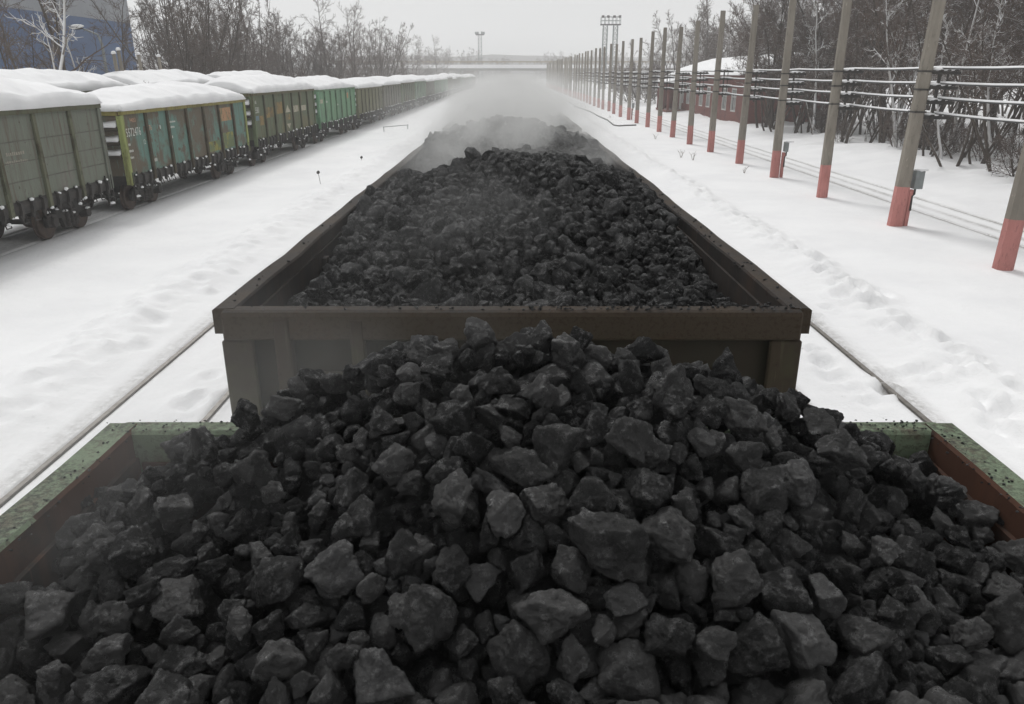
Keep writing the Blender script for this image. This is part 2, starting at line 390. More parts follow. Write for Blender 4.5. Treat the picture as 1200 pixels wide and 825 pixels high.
# ------------------------------------------------------------------ freight wagons
HW, HL, ZF, ZT = 1.47, 6.30, 1.32, 3.50        # half width and length of the body, floor and rim height
PITCH_Y = 13.92
def wagon_meshes(style, seed):
    """all part meshes of one open wagon; style 'snow' has shelf ribs on its ends, 'coal' a deep end beam"""
    rnd = random.Random(seed); P = {}
    b = MB()
    for s in (-1, 1):
        b.prism([(s*HW, ZF), (s*HW, ZT-.14), (s*(HW-.03), ZT-.14), (s*(HW-.03), ZF)], 'y', -HL, HL)
        b.box(-(HW-.034), HW-.034, *( (s*(HL-.03), s*HL) if s > 0 else (-HL, -(HL-.03))), ZF, ZT-.16)
    b.box(-(HW-.034), HW-.034, -(HL-.034), HL-.034, ZF, ZF+.04)
    P['body'] = [b]
    def rim(s):
        m = MB(); n = 40; prof = [(s*1.443, ZT-.135), (s*1.443, ZT-.012), (s*1.452, ZT), (s*1.55, ZT), (s*1.565, ZT-.012), (s*1.565, ZT-.14), (s*1.50, ZT-.14)]
        v = []; f = []; k = len(prof); sd = rnd.uniform(0, 90)
        for i in range(n+1):
            y = -HL-.03+(2*HL+.06)*i/n; e = min(1, min(i, n-i)/3.0)
            dx = e*(.02*noise.noise(Vector((y*.5, sd, s)))+.012*noise.noise(Vector((y*2.1, sd, s)))); dz = e*.012*noise.noise(Vector((y*.8, sd, s+5)))
            v += [(p[0]+dx, y, p[1]+dz) for p in prof]
        for i in range(n):
            f += [(i*k+j, i*k+(j+1) % k, (i+1)*k+(j+1) % k, (i+1)*k+j) for j in range(k)]
        f += [tuple(range(k)), tuple(range(n*k, n*k+k))]
        m.add(v, f); return m
    P['top_rim'] = [rim(-1), rim(1)]
    eb = []
    for s in (-1, 1):
        m = MB(); y0 = s*(HL-.035); y1 = s*(HL+.075)
        m.prism([(y0, ZT-.165), (y0, ZT-.004), (y1-s*.03, ZT-.004), (y1, ZT-.03), (y1, ZT-.165)], 'x', -1.435, 1.435) if style == 'snow' else \
            m.prism([(y0, ZT-.165), (y0, ZT-.004), (y1-s*.02, ZT-.004), (y1, ZT-.022), (y1, ZT-.165)], 'x', -1.51, 1.51)
        eb.append(m)
    P['end_beam'] = eb
    ps = []
    for s in (-1, 1):
        for i in range(1, 7):
            y = -HL+2*HL*i/7.0; m = MB()
            m.prism([(s*(HW+.002), ZT-.145), (s*(HW+.075), ZT-.145), (s*(HW+.095), ZF+.3), (s*(HW+.095), ZF-.30), (s*(HW+.03), ZF-.36), (s*(HW+.002), ZF-.28)], 'y', y-.075, y+.075)
            ps.append(m)
    P['post'] = ps
    cp = []
    for s in (-1, 1):
        for e in (-1, 1):
            m = MB(); m.prism([(s*(HW+.004), ZT-.145), (s*(HW+.06), ZT-.145), (s*(HW+.06), ZF-.32), (s*(HW+.004), ZF-.32)], 'y', e*(HL-.16), e*(HL+.02))
            m.box(*sorted((s*(HW-.11), s*(HW+.056))), *sorted((e*(HL+.023), e*(HL+.06))), ZF-.3, ZT-.17)
            cp.append(m)
    P['corner_post'] = cp
    er = []
    for e in (-1, 1):
        if style == 'snow':
            for z in (2.0, 2.45, 2.92):
                m = MB(); y0 = e*(HL+.004); m.prism([(y0, z-.10), (y0, z+.08), (e*(HL+.15), z+.03), (e*(HL+.15), z-.05)], 'x', -1.34, 1.34); er.append(m)
        else:
            for x in (-1.2, -.81):
                z0, z1, w = (ZF-.1, ZT-.045, .042) if x < -1 else (ZT-.62, ZT-.05, .035)
                m = MB(); m.box(x-w, x+w, *sorted((e*(HL+.004), e*(HL+(.085 if abs(x) > 1 else .08)))), z0, z1); er.append(m)
            for z in (1.75, 2.5, 3.12):
                m = MB(); m.box(-1.14, 1.2, *sorted((e*(HL+.003), e*(HL+.03))), z-.02, z+.02); er.append(m)
    P['end_rib'] = er
    u = MB(); u.box(-.28, .28, -6.2, 6.2, .95, ZF-.004)
    for y in (-6.15, -4.33, -2.2, 0, 2.2, 4.33, 6.15): u.box(-1.42, 1.42, y-.1, y+.1, 1.02, ZF-.006)
    for s in (-1, 1): u.box(*sorted((s*1.36, s*1.47)), -6.28, 6.28, 1.16, ZF-.003)
    P['underframe'] = [u]
    hs = []
    for s in (-1, 1):
        for i in range(7):
            y0 = -HL+2*HL*i/7+.12; y1 = -HL+2*HL*(i+1)/7-.12; m = MB()
            m.prism([(s*1.475, 1.30), (s*1.53, 1.22), (s*1.50, 1.02), (s*1.44, .98), (s*1.44, 1.2)], 'y', y0, y1)
            for k in range(3):
                yy = y0+(y1-y0)*(k+.5)/3
                m.prism([(s*1.48, 1.36), (s*1.60, 1.28), (s*1.60, 1.08), (s*1.55, .86), (s*1.48, .90)], 'y', yy-.045, yy+.045)
                m.tube([(s*1.56, yy-.1, 1.0), (s*1.62, yy-.1, .8), (s*1.62, yy+.1, .8), (s*1.56, yy+.1, 1.0)], .02, 5)
            hs.append(m)
    P['hatch'] = hs
    br = MB(); br.tube([(-.75, -.7, .88), (-.75, .5, .88)], .17, 10); br.tube([(.6, -.3, .85), (.6, 1.2, .85)], .2, 10); br.tube([(.0, -3.4, .8), (0, 3.4, .8)], .03, 6)
    P['brake_gear'] = [br]
    cl = []
    for e in (-1, 1):
        m = MB(); m.box(-.12, .12, *sorted((e*6.2, e*6.62)), .98, 1.14); m.prism([(-.2, .9), (.17, .9), (.2, 1.2), (-.17, 1.2)], 'y', e*6.63, e*6.93); cl.append(m)
    P['coupler'] = cl
    ld = []
    for s, e in ((1, -1), (-1, 1), (1, 1)):
        m = MB(); x = s*1.53
        for yy in (e*5.86, e*6.22): m.box(x-.02, x+.02, yy-.02, yy+.02, .55, ZF+.12)
        for z in (.56, .78, 1.0): m.box(x-.03, x+.03, *sorted((e*5.84, e*6.24)), z-.018, z+.018)
        ld.append(m)
    P['ladder'] = ld
    return P
def wheel_mb(s):
    m = MB(); n = 22; prof = [(.0, .44), (.02, .475), (.105, .475), (.13, .5), (.155, .5), (.155, .40), (.10, .38), (.09, .14), (.14, .12), (.14, .0)]
    v = []; f = []; k = len(prof)
    for i in range(n):
        a = 2*PI*i/n
        for (x, r) in prof: v.append((s*(.87-x), r*math.cos(a), .475+r*math.sin(a)))
    for i in range(n):
        j = (i+1) % n; f += [(i*k+q, j*k+q, j*k+q+1, i*k+q+1) for q in range(k-1)]
    f.append(tuple(i*k for i in range(n)))
    m.add(v, f); return m
def bogie_meshes():
    P = {}
    sf = MB()
    for s in (-1, 1):
        o = [(-1.22, .36), (-1.22, .60), (-1.05, .72), (-.55, .78), (-.4, .92), (.4, .92), (.55, .78), (1.05, .72), (1.22, .60), (1.22, .36), (.98, .36), (.9, .56), (.5, .5), (.35, .2), (-.35, .2), (-.5, .5), (-.9, .56), (-.98, .36)]
        m = MB(); m.prism(o, 'x', s*.93, s*1.07); P.setdefault('side_frame', []).append(m)
    for s in (-1, 1):
        m = MB()
        for yy in (-.22, 0, .22):
            m.tube([(s*1.09, yy, .24+.06*k) for k in range(9)], [.085 if k % 2 else .06 for k in range(9)], 8)
        P.setdefault('spring', []).append(m)
        for yy in (-.925, .925):
            m = MB(); m.tube([(s*.9, yy, .475), (s*1.15, yy, .475)], [.17, .15], 10); m.box(*sorted((s*1.07, s*1.13)), yy-.12, yy+.12, .58, .70); P.setdefault('axle_box', []).append(m)
    m = MB(); m.box(-.92, .92, -.2, .2, .5, .86)
    for yy in (-.925, .925): m.tube([(-.9, yy, .475), (.9, yy, .475)], .075, 8)
    P['bolster'] = [m]
    return P
_BG = {k: [x.mesh(k, M['black_steel'], bevel=.012 if k == 'side_frame' else 0) for x in v] for k, v in bogie_meshes().items()}
_WH = {s: wheel_mb(s).mesh('wheel', M['wheel_steel'], smooth=False) for s in (-1, 1)}
def snow_load_mesh(seed, amp=.74):
    rnd = random.Random(seed); nx, ny = 30, 84; v = []
    peaks = [(rnd.uniform(-.25, .25), -HL+1.9+i*(2*HL-3.6)/3+rnd.uniform(-.5, .5), rnd.uniform(.55, .85), rnd.uniform(1.9, 2.9)) for i in range(4)]
    for j in range(ny+1):
        y = -1+2*j/ny
        for i in range(nx+1):
            x = -1+2*i/nx
            X = x*1.60; Y = y*(HL+.12)
            d = 0
            for (px, py, a, w) in peaks: d = max(d, a*math.exp(-((X-px)/1.05)**2*.85-((Y-py)/w)**2)) if 0 else d+a*math.exp(-(abs(X-px*.6)/1.18)**2.1-((Y-py)/w)**2)
            d = 1.06*math.tanh(d*1.15)
            ex = min(1, (1-abs(x))/.055); ey = min(1, (1-abs(y))/.035); e = math.sqrt(max(0, min(ex, ey)*(2-min(ex, ey))))
            z = ZT+.015+.11*e+amp*d*e+e*.09*nz(X, Y, .9, seed)+e*.035*nz(X, Y, 2.6, seed+3)+e*.05*abs(nz(X, Y, 1.5, seed+6))
            if e < .01: z = ZT-.015-.02*abs(nz(X, Y, 2.2, seed)); 
            X += .03*nz(Y, 0, 1.5, seed)*abs(x)**6
            v.append((X, Y, z))
    k = nx+1; f = [(j*k+i, j*k+i+1, (j+1)*k+i+1, (j+1)*k+i) for j in range(ny) for i in range(nx)]
    # closed underside so that the load is a solid
    n = len(v); ring = [i for i in range(k)]+[j*k+nx for j in range(1, ny+1)]+[ny*k+i for i in range(nx-1, -1, -1)]+[j*k for j in range(ny-1, 0, -1)]
    f.append(tuple(ring[::-1]))
    me = bpy.data.meshes.new('snow_load'); me.from_pydata(v, [], f); me.polygons.foreach_set('use_smooth', [True]*len(me.polygons)); me.materials.append(M['snow']); return me
def clinging_mesh(seed):
    rnd = random.Random(seed); m = MB()
    for s in (-1, 1):
        for i in range(7):
            y0 = -HL+2*HL*i/7+.12; y1 = -HL+2*HL*(i+1)/7-.12
            for k in range(3):
                if rnd.random() < .6:
                    yy = y0+(y1-y0)*(k+.5)/3; q = rnd.uniform(.55, 1.15); m.blob((s*(1.55+.03*rnd.random()), yy+rnd.uniform(-.08, .08), 1.335+rnd.uniform(-.06, .03)), (.05*q, .085*q, .05*q), rnd.randint(0, 99), 2, .5)
                if rnd.random() < .35: m.blob((s*1.6, y0+(y1-y0)*rnd.random(), .88), (.06, .07, .05), rnd.randint(0, 99), 1)
        for i in range(1, 7): q = rnd.uniform(.3, 1.0); m.blob((s*1.53, -HL+2*HL*i/7, .98), (.07*q, .09*q, .06*q), rnd.randint(0, 99), 1)
        for e in (-1, 1):
            for k in range(6):
                m.blob((s*(1.1+rnd.random()*.1), e*4.33+rnd.uniform(-1.2, 1.2), rnd.uniform(.55, .85)), (.06, .13, .04), rnd.randint(0, 99), 1)
            m.blob((s*1.53, e*6.05, .6), (.06, .2, .05), 3, 1)
    for e in (-1, 1):
        for z in (2.0, 2.45, 2.92):
            n = 14; a = []
            # snow drift lying on the shelf rib, thickest at one corner
            v = []; f = []
            for i in range(n+1):
                x = -1.33+2.66*i/n; h = .05+.13*(abs(x)/1.33)**2+.05*nz(x, z, 2, seed+e)
                v += [(x, e*(HL+.006), z+.075), (x, e*(HL+.006), z+.09+h), (x, e*(HL+.14), z+.05+h*.35), (x, e*(HL+.155), z+.034)]
            for i in range(n):
                f += [(i*4+q, i*4+(q+1) % 4, (i+1)*4+(q+1) % 4, (i+1)*4+q) for q in range(4)]
            f += [(0, 1, 2, 3), (n*4, n*4+1, n*4+2, n*4+3)]
            m.add(v, f)
    return m.mesh('clinging_snow', M['snow'], smooth=True)
def text_part(txt, size, mat, parent, x, y, z, name='number_marking', wscale=1.0):
    cu = bpy.data.curves.new('t', 'FONT'); cu.body = txt; cu.size = size; cu.resolution_u = 2; cu.extrude = .0008
    ob = bpy.data.objects.new('t', cu); COL.objects.link(ob); dg = bpy.context.evaluated_depsgraph_get(); dg.update()
    me = bpy.data.meshes.new_from_object(ob.evaluated_get(dg)); bpy.data.objects.remove(ob)
    me.name = name; me.materials.clear(); me.materials.append(mat)
    o = link(name, me, parent, (x, y, z)); o.rotation_euler = (PI/2, 0, PI/2); o.scale = (wscale, 1, 1)
    return o
_MESH = {}
def inner_faces(P):
    """the face of each side rim that looks into the wagon gets a slot of its own (bare rusty steel)"""
    for me in P['top_rim']:
        me.materials.append(M['inner_rust'])
        for q in me.polygons:
            if q.normal.x*q.center.x < -.5 and abs(q.center.x) < 1.46: q.material_index = 1
    return P
def part_meshes(style, seed):
    key = (style, seed)
    if key not in _MESH:
        bev = {'corner_post': .008, 'post': .008, 'end_beam': .012, 'end_rib': .008}
        _MESH[key] = inner_faces({k: [x.mesh(k, M['black_steel'], bevel=bev.get(k, 0)) for x in v] for k, v in wagon_meshes(style, seed).items()})
    return _MESH[key]
def setm(o, mat):
    if not o.data.materials: o.data.materials.append(mat)
    o.material_slots[0].link = 'OBJECT'; o.material_slots[0].material = mat
def wagon(style, seed, label, loc, mats, group, far=False, zs=1.0):
    t = thing('freight_wagon' if style == 'snow' else 'coal_wagon', label, 'freight wagon', loc, group=group); t.scale = (1, 1, zs)
    P = part_meshes(style, seed)
    for k, lst in P.items():
        if far and k in ('ladder', 'brake_gear'): continue
        for i, me in enumerate(lst):
            if far and k == 'hatch' and i < 7: continue
            if k == 'end_rib' and far and loc[1] > 120: continue
            o = link(k, me, t)
            m = {'body': mats[0], 'top_rim': mats[1], 'end_beam': mats[1], 'post': mats[2], 'corner_post': mats[3], 'end_rib': mats[4]}.get(k)
            if m: setm(o, m)
            if k == 'top_rim' and len(mats) > 5: o.material_slots[1].link = 'OBJECT'; o.material_slots[1].material = mats[5]
    if style != 'snow':
        # inner lining of rust, a few mm inside the sheets
        b = MB(); q = HW-.034
        for s in (-1, 1):
            b.box(*sorted((s*(q-.012), s*(q+.005))), -(HL-.05), HL-.05, ZF+.045, ZT-.10)
            b.box(-(q-.016), q-.016, *sorted((s*(HL-.046), s*(HL-.036))), ZF+.045, ZT-.125)
            for i in range(1, 7): b.box(*sorted((s*(q-.05), s*(q-.014))), -HL+2*HL*i/7-.05, -HL+2*HL*i/7+.05, ZF+.045, ZT-.15)
            b.box(*sorted((s*(q-.022), s*(q-.0145))), -(HL-.2), HL-.2, ZT-.33, ZT-.30)
        o = b.build('lining', mats[5], t)
    for e in (-1, 1):
        bo = bpy.data.objects.new('bogie', None); COL.objects.link(bo); bo.parent = t; bo.location = (0, e*4.33, 0)
        for k, lst in _BG.items():
            if far and k in ('spring', 'axle_box'): continue
            for me in lst: link(k, me, bo)
        for s in (-1, 1):
            for yy in (-.925, .925): link('wheel', _WH[s], bo, (0, yy, 0))
    if style == 'snow':
        link('snow_load', SLOAD[seed % len(SLOAD)] if not isinstance(SLOAD, dict) else SLOAD[seed], t)
        c = link('clinging_snow', CLING[seed % len(CLING)], t); c['kind'] = 'stuff'
    return t
SLOAD = [snow_load_mesh(i) for i in (1, 2, 3, 4, 5)]
CLING = [clinging_mesh(i) for i in (1, 2, 3)]

PNT = {}
M['seam'] = m_plain('weld_seam', (.085, .08, .065), (.13, .13, .105), 3, .8, .2)
def paints(key, base, second, post, corner, rim, rib, **k):
    A = m_paint(key+'_paint', base, second, **k)
    PNT[key] = [A, m_paint(key+'_rim', rim, tuple(x*.7 for x in rim), cover=.58, patch=1.2), m_paint(key+'_post', post, tuple(x*.6 for x in post), patch=1.5, rustlim=.66),
                m_paint(key+'_corner', corner, tuple(x*.75 for x in corner), patch=1.2, rustlim=.68), m_paint(key+'_end', rib, tuple(x*.7 for x in rib), patch=1.2)]
    return PNT[key]
BR = (.085, .07, .055)
paints('grey', (.175, .19, .155), (.20, .185, .165), (.135, .14, .095), (.165, .18, .15), (.11, .115, .075), (.06, .055, .04), rust=(.12, .085, .065), rustlim=.68, cover=.6)
paints('teal', (.135, .235, .20), (.135, .115, .085), (.075, .065, .042), (.30, .34, .13), (.25, .22, .075), (.06, .052, .04), rust=(.13, .10, .075), rustlim=.57, cover=.50)
paints('olive', (.125, .15, .095), (.16, .15, .085), (.08, .085, .055), (.13, .165, .09), (.13, .125, .07), (.055, .05, .045), rustlim=.66)
paints('green', (.17, .31, .19), (.15, .25, .17), (.12, .21, .13), (.18, .34, .21), (.16, .27, .17), (.08, .12, .08), rustlim=.72, rust=(.13, .12, .08))
paints('khaki', (.17, .17, .10), (.13, .13, .085), (.10, .10, .06), (.17, .17, .10), (.15, .15, .09), (.07, .065, .05))
paints('drab', (.15, .15, .115), (.12, .115, .09), (.10, .095, .07), (.15, .145, .10), (.12, .12, .08), (.07, .06, .05))
paints('pale', (.19, .27, .19), (.16, .2, .15), (.14, .2, .14), (.2, .29, .2), (.17, .22, .15), (.08, .1, .07))
XW_ = -14.66
ROW = ['grey', 'teal', 'olive', 'green', 'khaki', 'drab', 'olive', 'pale', 'drab', 'pale', 'green', 'khaki', 'drab', 'olive', 'pale', 'drab', 'khaki', 'green', 'drab', 'olive']
ZS = [1.075, .99, 1.06, 1.03, .985, 1.0, 1.02, 1.03, .99, 1.0, 1.01]
RL = {0: 'grey-green snow heaped freight wagon cut off by the left edge of the photo', 1: 'teal snow heaped freight wagon with brown rust patches, yellow corner post and white number',
      2: 'dark olive snow heaped freight wagon with ochre repaint patches and white triangle', 3: 'bright green snow heaped freight wagon between a dark olive one and a khaki one',
      4: 'khaki snow heaped freight wagon just behind the bright green one'}
ORD = ['first', 'second', 'third', 'fourth', 'fifth', 'sixth', 'seventh', 'eighth', 'ninth', 'tenth', 'eleventh', 'twelfth', 'thirteenth', 'fourteenth', 'fifteenth', 'sixteenth', 'seventeenth', 'eighteenth', 'nineteenth', 'twentieth']
cname = {'grey': 'grey-green', 'teal': 'teal', 'olive': 'dark olive', 'green': 'green', 'khaki': 'khaki', 'drab': 'drab brown', 'pale': 'pale green'}
WAG = []
for i, k in enumerate(ROW):
    y = 19.15+i*PITCH_Y
    lab = RL.get(i, '%s snow heaped freight wagon in mist, %s of the row from the left' % (cname[k], ORD[i]))
    WAG.append(wagon('snow', i % 5, lab, (XW_, y, 0), PNT[k], 'snow heaped freight wagons on the left track', far=i > 5, zs=ZS[i % len(ZS)]))
def marks(t, rows, x=1.4735):
    """short lines of stencilled lettering too small to read"""
    for (y, z, n, h, mat) in rows:
        m = MB(); yy = y; r = random.Random(int(y*100+z*10))
        for q in range(n):
            w = r.uniform(.04, .075); m.box(x, x+.003, yy, yy+w, z, z+h*r.uniform(.75, 1)); yy += w+.03
        o = m.build('stencil_marking', M[mat], t); o['kind'] = 'stuff'
by = lambda i, f: -HL+2*HL*(i+f)/7
t = WAG[1]
text_part('5572476', .40, M['marking'], t, 1.4735, by(0, .13), 2.62, wscale=.80)
text_part('76', .27, M['orange_marking'], t, 1.4735, by(1, .12), 2.72, wscale=.9)
text_part('P4053', .20, M['orange_marking'], t, 1.4735, by(0, .36), 3.08, wscale=.9)
text_part('12', .24, M['marking'], t, 1.4735, by(0, .78), 2.28, wscale=.8)
marks(t, [(by(0, .12), 2.32, 3, .08, 'marking'), (by(0, .12), 2.10, 4, .08, 'marking'), (by(0, .12), 1.88, 4, .08, 'marking'), (by(2, .12), 2.88, 7, .07, 'marking'), (by(2, .12), 2.68, 5, .08, 'marking'),
          (by(2, .15), 2.3, 1, .12, 'marking'), (by(1, .1), 1.6, 4, .13, 'marking'), (by(1, .62), 2.72, 1, .16, 'marking')])
M['faded_marking'] = m_plain('faded_marking', (.34, .31, .25), (.24, .23, .19), 20, .8, 0)
t = WAG[0]
for z in (1.78, 2.24, 2.74):
    m = MB(); m.box(1.4705, 1.478, -HL+.05, HL-.05, z-.012, z+.012); m.build('weld_seam', M['seam'], t)
marks(t, [(by(4, .2), 2.42, 9, .09, 'faded_marking'), (by(4, .15), 2.22, 11, .09, 'faded_marking')])
def patch(t, mat, y0, y1, z0, z1, x=1.4725, tri=None):
    m = MB(); m.prism(tri if tri else [(y0, z0), (y1, z0), (y1, z1), (y0, z1)], 'x', x, x+.0025); m.build('repaint_patch', mat, t)
M['ochre'] = m_paint('ochre_patch', (.27, .19, .08), (.16, .14, .08), patch=1.5, cover=.52, rustlim=.62)
M['sky_patch'] = m_paint('blue_patch', (.16, .25, .33), (.14, .2, .2), patch=2)
M['cream'] = m_paint('cream_patch', (.45, .42, .33), (.3, .28, .2), patch=3, rustlim=.7)
M['peach'] = m_paint('peach_patch', (.42, .25, .14), (.2, .18, .1), patch=2, cover=.55)
M['yellow_green'] = m_paint('yellow_green_patch', (.27, .26, .08), (.15, .19, .10), patch=2, cover=.5)
patch(WAG[1], M['peach'], by(5, .1), by(5, .9), 2.62, 3.2); patch(WAG[1], M['yellow_green'], by(5, .1), by(5, .9), 1.42, 2.1); patch(WAG[1], M['yellow_green'], by(4, .1), by(4, .9), 1.42, 1.85)
t = WAG[2]
text_part('5581', .40, M['marking'], t, 1.4735, by(0, .18), 2.55, wscale=.85); text_part('AB', .22, M['marking'], t, 1.4735, by(0, .2), 2.98)
patch(t, M['ochre'], by(1, .1), by(1, .9), 2.25, 2.75); patch(t, M['ochre'], by(2, .12), by(2, .9), 2.35, 2.95); patch(t, M['ochre'], by(0, .5), by(0, .9), 1.95, 2.4); patch(t, M['sky_patch'], by(0, .15), by(0, .45), 2.2, 2.42)
patch(t, M['cream'], 0, 0, 0, 0, tri=[(by(3, .2), 2.35), (by(3, .8), 2.35), (by(3, .5), 2.75)]); patch(t, M['cream'], by(4, .1), by(4, .8), 2.3, 2.65); patch(t, M['cream'], 0, 0, 0, 0, tri=[(by(3, .25), 1.75), (by(3, .55), 1.45), (by(3, .7), 1.75)])
patch(t, M['cream'], by(5, .1), by(5, .8), 2.3, 2.6); patch(t, M['ochre'], by(3, .2), by(3, .7), 1.95, 2.25)
t = WAG[3]
patch(t, M['cream'], by(0, .3), by(0, .7), 2.6, 2.85, 1.4725); patch(t, M['peach'], by(5, .3), by(5, .6), 2.7, 3.1); marks(t, [(by(1, .2), 2.6, 6, .14, 'marking'), (by(3, .2), 2.3, 5, .12, 'marking')])
# second row behind, only its snow heaps show between the nearer ones
for i, (y, k) in enumerate(((33.5, 'drab'), (47.4, 'drab'), (61.3, 'olive'))):
    wagon('snow', i+2, ['wagon of the hindmost row whose snow heap shows above the gap after the grey-green wagon', 'wagon of the hindmost row whose snow heap shows above the teal wagon', 'wagon of the hindmost row whose snow heap shows above the end of the teal wagon'][i],
          (-20.4, y, .12), PNT[k], 'wagons of the hindmost row', far=True, zs=1.09)

# coal wagons on the middle track
M['coalgreen'] = m_dusty('green_rim_steel', (.17, .215, .145), (.13, .11, .085), amount=.50)
M['coalgreen_end'] = m_paint('coal_wagon_green', (.05, .19, .07), (.06, .12, .055), patch=1.2)
M['coalolive'] = m_dusty('olive_rim_steel', (.054, .041, .030), (.056, .035, .023), amount=.43)
M['coalolive_end'] = m_paint('coal_wagon_olive', (.034, .028, .021), (.028, .021, .016), rust=(.036, .025, .019), patch=.8, rustlim=.6)
M['coalolive_post'] = m_paint('coal_wagon_brown', (.052, .045, .028), (.042, .031, .024), rust=(.045, .029, .022), patch=1.5)
g1 = [M['coalgreen_end'], M['coalgreen'], M['coalgreen_end'], M['coalgreen_end'], M['coalgreen_end'], M['inner_rust']]
g2 = [M['coalolive_end'], M['coalolive'], M['coalolive_post'], M['coalolive_post'], M['coalolive_post'], M['inner_dark']]
g3 = [PNT['drab'][0], M['coalolive'], PNT['drab'][2], PNT['drab'][3], PNT['drab'][4], M['inner_dark']]
CENTRE = []
CY = [2.59-HL-.075, 3.76+HL+.075]
while CY[-1] < 255: CY.append(CY[-1]+PITCH_Y)
for i, y in enumerate(CY):
    lab = ['green rimmed coal wagon heaped with big lumps right below the camera', 'dark olive coal wagon with a deep end beam, just ahead of the nearest heap', 'coal wagon half lost in grey steam behind the dark olive one'][i] if i < 3 else \
        'coal wagon dissolving into steam, %s of the middle row from the camera' % ORD[i]
    CENTRE.append(wagon('coal', 20+(i % 3), lab, (.07 if i == 0 else .0, y, -.06 if i == 0 else 0), g1 if i == 0 else (g2 if i == 1 else g3), 'coal wagons on the middle track', far=i > 2))

